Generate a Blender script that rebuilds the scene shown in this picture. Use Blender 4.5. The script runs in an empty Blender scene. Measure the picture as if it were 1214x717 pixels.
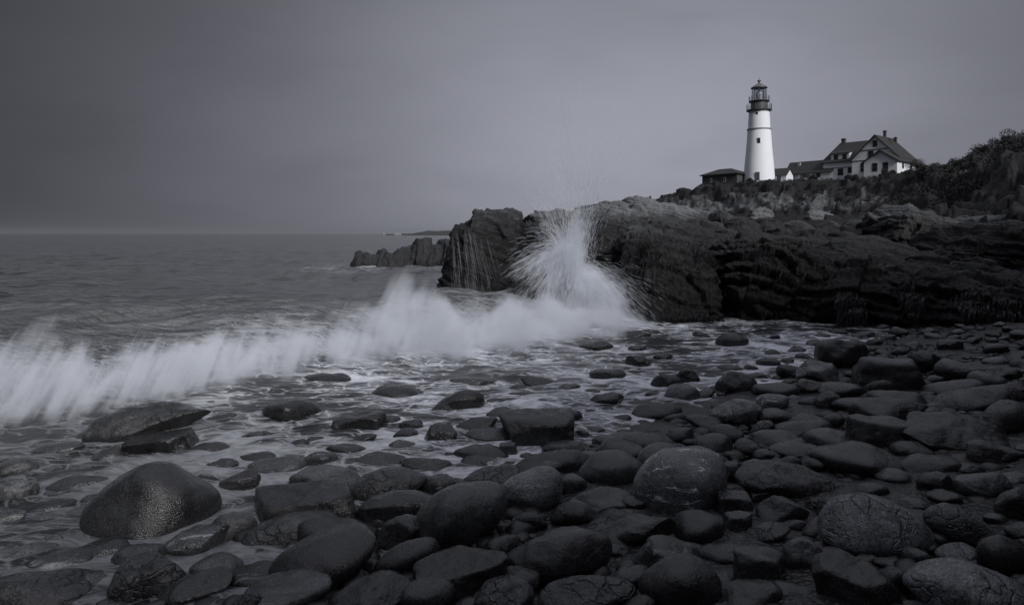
import bpy, bmesh, math, random
import numpy as np
from mathutils import Vector
from mathutils.bvhtree import BVHTree

SC = bpy.context.scene
COL = SC.collection
RNG = np.random.default_rng(7)
random.seed(7)
F_PX, CX, HY, CAM_Z = 809.0, 607.0, 277.0, 2.4      # lens of the photograph in its own pixels; eye height above the sea

def at(px, py, Y):
    return np.array([(px-CX)*Y/F_PX, Y, CAM_Z+(HY-py)*Y/F_PX])

# ---------------------------------------------------------------- noise
def _hash(ix, iy, iz, seed):
    h = (ix.astype(np.int64)*374761393 + iy.astype(np.int64)*668265263 + iz.astype(np.int64)*2147483647 + seed*1274126177) & 0xFFFFFFFF
    h = ((h ^ (h >> 13))*1274126177) & 0xFFFFFFFF
    h = ((h ^ (h >> 16))*2246822519) & 0xFFFFFFFF
    return (h ^ (h >> 15)) & 0xFFFFFFFF

def vnoise(p, seed=0):
    """smooth value noise, -1..1"""
    i = np.floor(p); f = p-i; i = i.astype(np.int64)
    u = f*f*f*(f*(f*6-15)+10)
    out = 0
    for dx in (0, 1):
        wx = u[:, 0] if dx else 1-u[:, 0]
        for dy in (0, 1):
            wy = u[:, 1] if dy else 1-u[:, 1]
            for dz in (0, 1):
                wz = u[:, 2] if dz else 1-u[:, 2]
                out = out + wx*wy*wz*(_hash(i[:, 0]+dx, i[:, 1]+dy, i[:, 2]+dz, seed)/2147483648.0-1)
    return out

def fbm(p, octaves=4, seed=0, gain=.5, lac=2.03):
    a, s, q = 1.0, 0, np.asarray(p, float)
    for o in range(octaves):
        s = s+a*vnoise(q, seed+o*17); q = q*lac+11.3; a *= gain
    return s

def voronoi(p, seed=0):
    """F1, F2 and a random -1..1 of the nearest cell"""
    i = np.floor(p).astype(np.int64)
    n = len(p); f1 = np.full(n, 9.0); f2 = np.full(n, 9.0); cell = np.zeros(n)
    for dx in (-1, 0, 1):
        for dy in (-1, 0, 1):
            for dz in (-1, 0, 1):
                c = i+np.array([dx, dy, dz])
                h = _hash(c[:, 0], c[:, 1], c[:, 2], seed)
                q = np.stack([c[:, 0]+(h & 1023)/1023, c[:, 1]+((h >> 10) & 1023)/1023, c[:, 2]+((h >> 20) & 1023)/1023], 1)
                d = np.sqrt(((p-q)**2).sum(1))
                near = d < f1
                f2 = np.where(near, f1, np.minimum(f2, d))
                cell = np.where(near, (_hash(c[:, 0], c[:, 1], c[:, 2], seed+5)/2147483648.0-1), cell)
                f1 = np.where(near, d, f1)
    return f1, f2, cell

def sstep(a, b, x):
    t = np.clip((x-a)/(b-a), 0, 1)
    return t*t*(3-2*t)

# ---------------------------------------------------------------- objects
def tag(o, label=None, cat=None, group=None, kind=None):
    if label: o['label'] = label
    if cat: o['category'] = cat
    if group: o['group'] = group
    if kind: o['kind'] = kind
    return o

def link(name, me, mat=None, parent=None, loc=(0, 0, 0)):
    o = bpy.data.objects.new(name, me); COL.objects.link(o)
    o.location = loc
    if parent is not None: o.parent = parent
    if mat is not None and me is not None: me.materials.append(mat)
    return o

def np_mesh(name, verts, faces, smooth=True):
    """faces: an n x 4 (or n x 3) int array"""
    me = bpy.data.meshes.new(name)
    verts = np.asarray(verts, np.float32); faces = np.asarray(faces, np.int32)
    k = faces.shape[1]
    me.vertices.add(len(verts)); me.vertices.foreach_set('co', verts.ravel())
    me.loops.add(faces.size); me.loops.foreach_set('vertex_index', faces.ravel())
    me.polygons.add(len(faces))
    me.polygons.foreach_set('loop_start', np.arange(0, faces.size, k, dtype=np.int32))
    me.polygons.foreach_set('use_smooth', np.full(len(faces), smooth))
    me.update(calc_edges=True); me.validate()
    return me

def grid_faces(nr, nc, wrap=False):
    r, c = np.meshgrid(np.arange(nr-1), np.arange(nc if wrap else nc-1), indexing='ij')
    a = r*nc+c; b = r*nc+(c+1) % nc
    return np.stack([a, b, b+nc, a+nc], -1).reshape(-1, 4)

def normals(me):
    n = np.empty(len(me.vertices)*3, np.float32); me.vertex_normals.foreach_get('vector', n)
    return n.reshape(-1, 3)

def set_attr(me, name, values):
    a = me.attributes.new(name, 'FLOAT', 'POINT'); a.data.foreach_set('value', np.asarray(values, np.float32))

class MB:
    """collects boxes, prisms and lathes into one mesh"""
    def __init__(s): s.v, s.f = [], []
    def add(s, v, f):
        b = len(s.v); s.v += [tuple(map(float, q)) for q in v]; s.f += [tuple(b+i for i in q) for q in f]; return s
    def box(s, x0, x1, y0, y1, z0, z1):
        return s.add([(x0, y0, z0), (x1, y0, z0), (x1, y1, z0), (x0, y1, z0), (x0, y0, z1), (x1, y0, z1), (x1, y1, z1), (x0, y1, z1)],
                     [(0, 3, 2, 1), (4, 5, 6, 7), (0, 1, 5, 4), (1, 2, 6, 5), (2, 3, 7, 6), (3, 0, 4, 7)])
    def lathe(s, prof, n=40, cx=0, cy=0):
        v = [(cx+r*math.cos(2*math.pi*k/n), cy+r*math.sin(2*math.pi*k/n), z) for r, z in prof for k in range(n)]
        f = [(j*n+k, j*n+(k+1) % n, (j+1)*n+(k+1) % n, (j+1)*n+k) for j in range(len(prof)-1) for k in range(n)]
        f.append(tuple(reversed(range(n)))); f.append(tuple((len(prof)-1)*n+k for k in range(n)))
        return s.add(v, f)
    def bar(s, p, q, r=.05, n=6):
        p, q = Vector(p), Vector(q); d = (q-p).normalized()
        u = d.orthogonal().normalized(); w = d.cross(u)
        v = [c+(u*math.cos(2*math.pi*k/n)+w*math.sin(2*math.pi*k/n))*r for c in (p, q) for k in range(n)]
        f = [(k, (k+1) % n, n+(k+1) % n, n+k) for k in range(n)]+[tuple(reversed(range(n))), tuple(range(n, 2*n))]
        return s.add(v, f)
    def poly(s, front, back):
        """a slab between two equal outlines"""
        n = len(front)
        return s.add(list(front)+list(back), [tuple(range(n)), tuple(reversed(range(n, 2*n)))]+[((k+1) % n, k, n+k, n+(k+1) % n) for k in range(n)])
    def build(s, name, mat, parent=None, smooth=False):
        me = bpy.data.meshes.new(name); me.from_pydata(s.v, [], s.f); me.update()
        bm = bmesh.new(); bm.from_mesh(me); bmesh.ops.recalc_face_normals(bm, faces=bm.faces); bm.to_mesh(me); bm.free()
        if smooth:
            me.polygons.foreach_set('use_smooth', np.ones(len(me.polygons), bool))
            me.set_sharp_from_angle(angle=math.radians(35))
        return link(name, me, mat, parent)

# ---------------------------------------------------------------- materials
class NT:
    def __init__(s, name):
        s.m = bpy.data.materials.new(name); s.m.use_nodes = True; s.t = s.m.node_tree; s.t.nodes.clear()
        s.out = s.t.nodes.new('ShaderNodeOutputMaterial')
    def n(s, kind, props=None, **inp):
        nd = s.t.nodes.new('ShaderNode'+kind)
        for k, v in (props or {}).items(): setattr(nd, k, v)
        for k, v in inp.items():
            key = int(k[1:]) if k[0] == '_' and k[1:].isdigit() else k.replace('_', ' ')
            s.set(nd.inputs[key], v)
        return nd
    def set(s, sock, v):
        if isinstance(v, bpy.types.Node): v = v.outputs[0]
        if isinstance(v, bpy.types.NodeSocket): s.t.links.new(v, sock)
        else: sock.default_value = v
    def math(s, op, a, b=0., c=0., clamp=False):
        nd = s.n('Math', {'operation': op, 'use_clamp': clamp}, _0=a, _1=b)
        if op in ('MULTIPLY_ADD',): s.set(nd.inputs[2], c)
        return nd.outputs[0]
    def ramp(s, fac, a, b, lo=0., hi=1.):
        return s.n('MapRange', {'interpolation_type': 'SMOOTHSTEP'}, Value=fac, From_Min=a, From_Max=b, To_Min=lo, To_Max=hi).outputs[0]
    def mixf(s, fac, a, b):
        nd = s.n('Mix', {'data_type': 'FLOAT'}); s.set(nd.inputs[0], fac); s.set(nd.inputs[2], a); s.set(nd.inputs[3], b); return nd.outputs[0]
    def mixc(s, fac, a, b, mode='MIX'):
        nd = s.n('Mix', {'data_type': 'RGBA', 'blend_type': mode}); s.set(nd.inputs[0], fac); s.set(nd.inputs[6], a); s.set(nd.inputs[7], b); return nd.outputs[2]
    def noise(s, vec, scale, detail=4., rough=.55, dist=0.):
        return s.n('TexNoise', None, Vector=vec, Scale=scale, Detail=detail, Roughness=rough, Distortion=dist).outputs[0]
    def mapping(s, vec, scale=(1, 1, 1), rot=(0, 0, 0), loc=(0, 0, 0)):
        return s.n('Mapping', None, Vector=vec, Scale=scale, Rotation=rot, Location=loc).outputs[0]
    def bump(s, h, strength=.5, dist=.02, normal=None):
        nd = s.n('Bump', None, Height=h, Strength=strength, Distance=dist)
        if normal is not None: s.set(nd.inputs['Normal'], normal)
        return nd.outputs[0]
    def grey(s, v):
        return s.n('CombineColor', None, _0=v, _1=v, _2=v).outputs[0]
    def principled(s, **k):
        p = s.n('BsdfPrincipled', None, **k); s.t.links.new(p.outputs[0], s.out.inputs[0]); return p

def g(v, b=1.0): return (v*.97, v, v*1.06*b, 1)

def mat_plain(name, v, rough=.6, noise_amt=.25, scale=3., bump=.0, metallic=0.):
    t = NT(name); co = t.n('TexCoord').outputs['Object']
    n = t.noise(co, scale, 5)
    c = t.mixc(n, g(v*(1-noise_amt)), g(v*(1+noise_amt)))
    kw = dict(Base_Color=c, Roughness=rough, Metallic=metallic)
    if bump: kw['Normal'] = t.bump(t.noise(co, scale*4, 4), .4, bump)
    t.principled(**kw); return t.m

def mat_stone(name, style):
    t = NT(name); tc = t.n('TexCoord').outputs['Object']; oi = t.n('ObjectInfo')
    off = t.n('VectorMath', {'operation': 'MULTIPLY_ADD'}, _0=tc, _1=(1, 1, 1))
    rnd = t.math('MULTIPLY', oi.outputs['Random'], 37.)
    t.set(off.inputs[2], t.n('CombineXYZ', None, _0=rnd, _1=rnd, _2=rnd))
    co = off.outputs[0]
    big = t.noise(co, 4.5, 6, .6); fine = t.noise(co, 55, 3, .6); grain = t.noise(co, 190, 2, .5)
    v = t.math('MULTIPLY', t.ramp(big, .3, .7, .7, 1.3), t.ramp(fine, .3, .7, .7, 1.3))
    v = t.math('MULTIPLY', v, t.math('MULTIPLY', t.ramp(grain, .53, .70, 1., 3.4), t.ramp(grain, .28, .46, .45, 1.)))
    h = t.math('ADD', t.math('MULTIPLY', big, .14), t.math('MULTIPLY', fine, .2))
    h = t.math('ADD', h, t.math('MULTIPLY', grain, .09))
    patch = t.noise(co, 2.6, 2, .5)
    if style == 'banded':
        ly = t.noise(t.mapping(co, scale=(1.6, 1.6, 17), rot=(.35, .3, .2)), 1.3, 5, .65, .5)
        v = t.math('MULTIPLY', v, t.mixf(t.ramp(patch, .35, .6), 1., t.ramp(ly, .35, .7, .5, 2.0))); h = t.math('ADD', h, t.math('MULTIPLY', ly, .3))
    if style == 'veined':
        ln = t.noise(t.mapping(co, scale=(1.7, 19, 19), rot=(.2, .62, .5)), 1., 4, .6, .9)
        ln2 = t.noise(t.mapping(co, scale=(14, 2., 14), rot=(.5, .2, .3)), 1., 3, .6, 1.2)
        vein = t.math('MAXIMUM', t.ramp(ln, .59, .68), t.math('MULTIPLY', t.ramp(ln2, .64, .71), .6))
        vein = t.math('MULTIPLY', vein, t.ramp(patch, .36, .55, .15, 1.))
        v = t.math('MULTIPLY', v, t.math('MULTIPLY_ADD', vein, 6., 1.)); h = t.math('ADD', h, t.math('MULTIPLY', vein, .08))
    if style == 'cracked':
        wc = t.n('VectorMath', {'operation': 'MULTIPLY_ADD'}, _0=t.n('TexNoise', None, Vector=co, Scale=5., Detail=5.).outputs['Color'], _1=(.22, .22, .22), _2=co).outputs[0]
        v1 = t.n('TexVoronoi', {'feature': 'DISTANCE_TO_EDGE'}, Vector=t.mapping(wc, scale=(7, 5, 15), rot=(.3, .2, 0)), Scale=1.).outputs[0]
        rg = t.noise(co, 17, 6, .72)
        cr = t.mixf(t.ramp(patch, .42, .56), 1., t.ramp(v1, .0, .1))
        v = t.math('MULTIPLY', v, t.math('MULTIPLY', t.mixf(cr, .45, 1.1), t.ramp(rg, .3, .7, .6, 1.5))); h = t.math('ADD', h, t.math('ADD', t.math('MULTIPLY', cr, .35), t.math('MULTIPLY', rg, .5)))
    col = t.mixc(1., oi.outputs['Color'], t.grey(v), 'MULTIPLY')
    t.principled(Base_Color=col, Roughness=t.math('MULTIPLY', t.ramp(big, .35, .7, .17, .42), t.ramp(fine, .35, .65, .75, 1.2)), Normal=t.bump(h, .8, .03), Specular_IOR_Level=.5)
    return t.m

def mat_ledge(name, dark=.022, pale=.16, z0=3.0, z1=4.4, strata=(.3, .2, 1.), weed=.0, rough=.55):
    """shore rock: black and weedy under the tide line, bare and pale above it, the paleness also painting lit tops, in thin layers"""
    t = NT(name); tc = t.n('TexCoord').outputs['Object']; geo = t.n('NewGeometry')
    big = t.noise(tc, .55, 6, .62); fine = t.noise(tc, 6., 6, .65)
    z = t.n('SeparateXYZ', None, _0=geo.outputs['Position']).outputs[2]
    zz = t.math('ADD', z, t.math('MULTIPLY_ADD', big, 2.4, -1.2))
    lay = t.n('VectorMath', {'operation': 'DOT_PRODUCT'}, _0=tc, _1=strata).outputs['Value']
    lay = t.math('MULTIPLY_ADD', big, .5, lay)
    layers = t.n('TexNoise', {'noise_dimensions': '1D'}, W=lay, Scale=7., Detail=5., Roughness=.7).outputs[0]
    hang = t.noise(t.mapping(tc, scale=(11, 11, .9)), 1., 4, .6)
    v = t.mixf(t.ramp(zz, z0, z1), dark, pale)
    v = t.math('MULTIPLY', v, t.ramp(fine, .25, .75, .55, 1.45))
    v = t.math('MULTIPLY', v, t.ramp(layers, .3, .7, .6, 1.4))
    if weed: v = t.math('MULTIPLY', v, t.mixf(weed, 1., t.ramp(hang, .3, .72, .35, 1.9)))
    h = t.math('ADD', t.math('MULTIPLY', fine, .5), t.math('MULTIPLY', layers, .6*(1-weed)))
    if weed: h = t.math('ADD', h, t.math('MULTIPLY', hang, weed))
    t.principled(Base_Color=t.mixc(1., g(1.), t.grey(v), 'MULTIPLY'), Roughness=t.ramp(fine, .3, .7, rough-.2, rough+.1), Normal=t.bump(h, 1., .17), Specular_IOR_Level=.3)
    return t.m

def mat_land():
    """bluff: scrub and turf where it is gentle, pale broken rock where it is steep"""
    t = NT('bluff_ground'); geo = t.n('NewGeometry'); tc = t.n('TexCoord').outputs['Object']
    nz = t.n('SeparateXYZ', None, _0=geo.outputs['True Normal']).outputs[2]
    big = t.noise(tc, .11, 5, .6); mid = t.noise(tc, .8, 6, .65); fine = t.noise(tc, 4, 4, .6)
    vor = t.n('TexVoronoi', {'feature': 'DISTANCE_TO_EDGE'}, Vector=t.mapping(tc, scale=(.55, .55, .4)), Scale=1.).outputs[0]
    rk = t.n('Attribute', {'attribute_name': 'rock'}).outputs['Fac']
    rk = t.ramp(t.math('ADD', rk, t.math('MULTIPLY_ADD', mid, 1.3, -.65)), .35, .65)
    rock = t.math('MULTIPLY', t.ramp(mid, .3, .7, .03, .12), t.ramp(vor, 0, .05, .55, 1.))
    wet = t.n('Attribute', {'attribute_name': 'wet'}).outputs['Fac']
    rock = t.math('MULTIPLY', rock, t.mixf(wet, 1., .13))
    scrub = t.math('MULTIPLY', t.ramp(mid, .3, .7, .008, .022), t.ramp(fine, .3, .7, .6, 1.4))
    v = t.mixf(rk, scrub, rock)
    t.principled(Base_Color=t.mixc(1., g(1.), t.grey(v), 'MULTIPLY'), Roughness=.8, Normal=t.bump(t.math('ADD', t.math('MULTIPLY', mid, .6), t.math('MULTIPLY', fine, .25)), .9, .5), Specular_IOR_Level=.25)
    return t.m

def mat_beach():
    t = NT('wet_gravel'); tc = t.n('TexCoord').outputs['Object']
    vor = t.n('TexVoronoi', None, Vector=tc, Scale=26.)
    n = t.noise(tc, 5, 5, .6)
    v = t.math('MULTIPLY', t.math('MULTIPLY_ADD', vor.outputs['Color'], .02, .008), t.ramp(n, .3, .7, .6, 1.4))
    t.principled(Base_Color=t.mixc(1., g(1.), t.grey(v), 'MULTIPLY'), Roughness=.45, Normal=t.bump(t.math('SUBTRACT', 1., vor.outputs['Distance']), .8, .03))
    return t.m

def mat_sea():
    t = NT('sea_water'); geo = t.n('NewGeometry'); pos = geo.outputs['Position']
    foam = t.n('Attribute', {'attribute_name': 'foam'}).outputs['Fac']
    near = t.n('Attribute', {'attribute_name': 'near'}).outputs['Fac']
    ang = math.radians(-22)
    # soft broken rafts of foam, and a lace of thin threads drawn out between them
    warp = t.n('TexNoise', None, Vector=pos, Scale=1.1, Detail=3.).outputs['Color']
    wp = t.n('VectorMath', {'operation': 'MULTIPLY_ADD'}, _0=warp, _1=(.55, .55, 0.), _2=pos).outputs[0]
    st = t.mapping(wp, scale=(1.0, 2.3, 1), rot=(0, 0, ang))
    s1 = t.noise(st, 1.7, 6, .6, .15); s2 = t.noise(st, 6.5, 4, .6, .1); patch = t.noise(pos, .5, 3, .55)
    lace = t.n('TexVoronoi', {'feature': 'DISTANCE_TO_EDGE'}, Vector=st, Scale=2.6, Detail=1., Roughness=.5).outputs[0]
    s1b = t.math('ADD', s1, t.math('MULTIPLY_ADD', patch, .9, -.45))
    stone = t.n('Attribute', {'attribute_name': 'stone'}).outputs['Fac']
    s1b = t.math('ADD', s1b, t.math('MULTIPLY', stone, .09))
    m = t.math('MULTIPLY', t.ramp(s1b, .50, .70), t.ramp(s2, .3, .65, .55, 1.))
    m = t.math('MAXIMUM', m, t.math('MAXIMUM', t.math('MULTIPLY', t.ramp(lace, .075, .0), t.ramp(s1b, .34, .54, 0., .85)), t.math('MULTIPLY', t.ramp(t.math('ABSOLUTE', t.math('SUBTRACT', s1b, .525)), .022, .0), t.ramp(s2, .35, .6, .0, .9))))
    m = t.math('MULTIPLY', m, foam, clamp=True)
    m = t.math('MAXIMUM', m, t.math('MULTIPLY', foam, t.ramp(s1b, .25, .7, .0, .06)))
    chop = t.noise(t.mapping(pos, scale=(.55, 1.6, 1)), 1.1, 6, .62)
    rip = t.noise(t.mapping(pos, scale=(2.2, 5., 1)), 1.3, 4, .6)
    big = t.noise(t.mapping(pos, scale=(.05, .17, 1)), 1., 4, .6)
    h = t.math('ADD', t.math('ADD', chop, t.math('MULTIPLY', rip, .22)), t.math('MULTIPLY', big, 4.5))
    far_b = t.bump(h, .9, .55); near_b = t.bump(t.math('ADD', s1, t.math('MULTIPLY', s2, .35)), .6, .07)
    nrm = t.n('Mix', {'data_type': 'VECTOR'}); t.set(nrm.inputs[0], near); t.set(nrm.inputs[4], far_b); t.set(nrm.inputs[5], near_b)
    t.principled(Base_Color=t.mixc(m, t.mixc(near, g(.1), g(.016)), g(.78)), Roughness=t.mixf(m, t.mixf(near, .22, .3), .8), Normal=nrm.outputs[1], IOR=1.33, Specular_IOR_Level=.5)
    return t.m

def mat_spray(name='white_spray', v=.9):
    t = NT(name)
    d = t.n('BsdfDiffuse', None, Color=g(v)); tr = t.n('BsdfTranslucent', None, Color=g(v))
    mx = t.n('MixShader', None, _0=.45, _1=d, _2=tr)
    t.t.links.new(mx.outputs[0], t.out.inputs[0]); return t.m

# ================================================================ the lie of the land
SH0, SHD, SHN = np.array([-3.3, 4.4]), np.array([.68, .733]), np.array([.733, -.68])     # waterline, along it, and up the beach
def shore(x, y): return (x-SH0[0])*SHN[0]+(y-SH0[1])*SHN[1]
def along(x, y): return (x-SH0[0])*SHD[0]+(y-SH0[1])*SHD[1]

def z_beach(x, y):
    s = shore(x, y)
    s = s-.75
    return np.where(s > 0, .1*np.minimum(s, 9), .06*np.maximum(s, -30))-.02

EDGE = np.array([(40, 215), (45.8, 178), (51, 170), (58, 160), (66, 149), (74, 140), (81, 131), (80, 118), (73, 105), (66, 90), (57, 70),
                 (47, 50), (39, 32), (33, 14), (31, -10), (30, -80)], float)           # brink of the bluff, from the point round to behind the beach
def brink(x, y):
    """signed distance to the brink, positive on top of the bluff"""
    p = np.stack([x, y], 1); best = np.full(len(p), 1e9); side = np.ones(len(p)); tt = np.zeros(len(p))
    for i in range(len(EDGE)-1):
        a, b = EDGE[i], EDGE[i+1]; ab = b-a
        t = np.clip(((p-a)@ab)/(ab@ab), 0, 1); q = a+t[:, None]*ab
        d = np.sqrt(((p-q)**2).sum(1)); c = ab[0]*(p[:, 1]-a[1])-ab[1]*(p[:, 0]-a[0])
        m = d < best
        best = np.where(m, d, best); side = np.where(m, np.where(c > 0, 1., -1.), side); tt = np.where(m, i+t, tt)
    return best*side, tt

def z_land(x, y, detail=True):
    p3 = np.stack([x, y, 0*x], 1)
    wob = 2.2*fbm(p3*.09, 4, 3) if detail else 0*x
    d, tt = brink(x, y); d = d+wob
    top = np.interp(tt, [0, 1, 2, 3, 4, 5, 6, 7, 8, 9, 10, 12, 15], [12.3, 13.6, 14.6, 14.3, 13.9, 13.6, 14.4, 15.0, 14.6, 14.0, 13.5, 13, 13])
    top = top+np.clip(d, 0, 30)*.055
    foot = np.interp(tt, [0, 1, 3, 6, 9, 11, 12.2], [6.5, 7.0, 7.2, 6.5, 4.5, 2.0, .3])
    cl = np.clip((d+13)/13, 0, 1)
    step = cl+.07*np.sin(cl*6*math.pi)*(cl > 0)*(cl < 1)                 # ledges on the way down
    xl = np.interp(y, [17, 22, 45, 100, 178, 230], [-3, -2.0, 4.2, 19, 40, 52])+(1.2*fbm(p3*.25, 3, 9) if detail else 0)
    shelf = np.interp(y, [22, 30, 45, 100, 178], [1.1, 1.7, 2.7, 4.5, 6.5])+(.45*fbm(p3*.22, 4, 21) if detail else 0)
    shelf = shelf*sstep(18.6, 22.5, y+(.8*fbm(p3*.35, 3, 31) if detail else 0))*sstep(0, 4.5, x-xl)
    base = np.maximum(shelf, np.where(d > -22, foot*sstep(-22, -11, d), 0))
    base = np.where(d < -13, base, np.maximum(base, foot))
    z = np.where(cl > 0, base*(1-np.clip(step, 0, 1))+top*np.clip(step, 0, 1), base)
    rock = sstep(-16, -11, d)*(1-sstep(-9.0, -5.5, d))
    scrub_right = np.interp(tt, [0, 5.2, 6.4, 7.2, 15], [.75, .8, .2, .03, .02])
    rock = np.maximum(rock*scrub_right, (d < -14)*1.0)
    wet = sstep(8.0, 6.4, z)
    return z-.55*(z < .4)-.0, rock, wet, d

def shore_stuff():
    # the beach: one sheet of dark wet gravel that dips under the sea
    xs = np.arange(-16, 32, .14); ys = np.arange(-8, 26, .12)
    X, Y = np.meshgrid(xs, ys); x, y = X.ravel(), Y.ravel()
    p = np.stack([x, y, 0*x], 1)
    z = z_beach(x, y)+.05*fbm(p*1.1, 4, 2)+.02*fbm(p*5, 3, 4)
    me = np_mesh('beach', np.stack([x, y, z], 1), grid_faces(len(ys), len(xs)))
    tag(link('beach', me, mat_beach()), kind='structure')
    # sea: one sheet from the swash to the horizon
    r = np.concatenate([np.linspace(.6, 24, 260), np.geomspace(24.15, 9000, 170)])
    u = np.linspace(-1.5, 1.5, 620)
    R, U = np.meshgrid(r, u, indexing='ij'); y = R.ravel(); x = (R*U).ravel()
    s = shore(x, y); t = along(x, y); p = np.stack([x, y, 0*x], 1)
    wv = np.stack([s*.16, t*.05, 0*x], 1)
    fade = 1/(1+(y/260)**2)
    z = .25*fbm(np.stack([s*.33, t*.11, 0*x], 1), 4, 41)*sstep(-3, -9, s)*fade
    z += .16*fbm(np.stack([s*.9, t*.35, 0*x], 1), 3, 43)*sstep(-4, -10, s)*fade
    sw = np.interp(s, [-15.5, -12.5, -10.2, -8.8, -7.6, -6.6, -5.8, -4.0], [0, .12, .34, .6, .62, .42, .18, 0.])
    z += sw*(.8+.3*fbm(np.stack([t*.22, 0*t, s*.1], 1), 2, 5))*sstep(22, 15, t)
    z += .3*np.exp(-((s+21+1.5*np.sin(t*.2))/2.2)**2)*fade*(.6+.5*vnoise(np.stack([t*.12, 0*t, 0*t], 1), 8))
    z += .035*fbm(p*1.3, 3, 51)*sstep(-7, -3, s)+.012*fbm(p*4, 2, 55)*sstep(-7, -3, s)
    foam = sstep(-6.6, -4.8, s)*sstep(3.2, .9, s)
    foam = foam*(.22+.78*sstep(.5, 6.0, t))
    foam = np.maximum(foam, .5*sstep(-9.5, -6, s)*sstep(-4.2, -5.6, s))
    far_foam = .6*np.exp(-((y-45)/3.0)**2)*(x > -14)*(x < 8)
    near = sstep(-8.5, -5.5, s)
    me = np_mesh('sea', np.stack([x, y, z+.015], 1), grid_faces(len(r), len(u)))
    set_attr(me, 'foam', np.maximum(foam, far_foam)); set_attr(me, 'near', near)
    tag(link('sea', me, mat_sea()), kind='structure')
    # the bluff and its shelf of rock
    az = np.radians(np.concatenate([np.linspace(-9, 41, 560), np.linspace(41.3, 172, 130)]))
    rr = np.concatenate([np.geomspace(11, 60, 180), np.geomspace(60.4, 112, 90), np.linspace(112.4, 184, 220), np.geomspace(185, 300, 40)])
    R, A = np.meshgrid(rr, az, indexing='ij'); x = (R*np.sin(A)).ravel(); y = (R*np.cos(A)).ravel()
    z, rock, wet, d = z_land(x, y)
    p = np.stack([x, y, z], 1)
    crag = sstep(-20, -12, d)*(1-sstep(-3, 2, d))
    f1, f2, cell = voronoi(p*np.array([.33, .33, .3])+.4*np.stack([fbm(p*.2, 2, 61), fbm(p*.2, 2, 62), 0*x], 1), 6)
    z2 = z+crag*(1.5*cell*sstep(0, .1, f2-f1)+.35*fbm(p*.7, 4, 63))
    low = (d < -13)*(z > .4)
    f1, f2, c2 = voronoi(p*np.array([.45, .45, .8]), 9)
    z2 += low*(.42*c2+.25*fbm(p*.9, 4, 65))+(d > -2)*.25*fbm(p*.4, 3, 66)
    me = np_mesh('bluff', np.stack([x, y, z2], 1), grid_faces(len(rr), len(az)))
    set_attr(me, 'rock', rock); set_attr(me, 'wet', wet)
    o = tag(link('bluff', me, mat_land()), kind='structure')
    return o

def shade_bank():
    """an unseen steep bank, added and raised to shade the beach"""
    tt = np.linspace(-60, 33, 190); ss = np.concatenate([np.linspace(6.4, 12, 40), np.linspace(12.4, 44, 30)])
    T, S2 = np.meshgrid(tt, ss, indexing='ij'); t, s = T.ravel(), S2.ravel()
    x = SH0[0]+SHD[0]*t+SHN[0]*s; y = SH0[1]+SHD[1]*t+SHN[1]*s; p = np.stack([x, y, 0*x], 1)
    s2 = s+.6*fbm(p*.25, 3, 71)
    z = .35+np.interp(t, [-10, 0, 3, 12, 20], [7, 7.5, 9.5, 9.5, 9])*sstep(7.2, 10.6, s2)+.05*np.clip(s-10, 0, 40)+.35*fbm(p*.5, 4, 73)*sstep(7, 10, s)
    me = np_mesh('bank', np.stack([x, y, z], 1), grid_faces(len(tt), len(ss)))
    set_attr(me, 'rock', .3*sstep(7, 8.5, s2)*sstep(10.5, 9, s2)); set_attr(me, 'wet', .5+0*x)
    tag(link('bank', me, bpy.data.materials['bluff_ground']), kind='structure')  # out of view, added to keep sun and sky off the stones
BLUFF = shore_stuff()
shade_bank()
def ground_finder(o):
    me = o.data
    v = np.empty(len(me.vertices)*3, np.float32); me.vertices.foreach_get('co', v)
    f = np.empty(len(me.loops), np.int32); me.loops.foreach_get('vertex_index', f)
    tree = BVHTree.FromPolygons(v.reshape(-1, 3).tolist(), f.reshape(-1, 4).tolist())
    def z_at(x, y):
        h = tree.ray_cast(Vector((x, y, 200)), Vector((0, 0, -1)))
        return h[0].z if h[0] is not None else 0.
    return z_at
BLUFF_Z = ground_finder(BLUFF)

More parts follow.
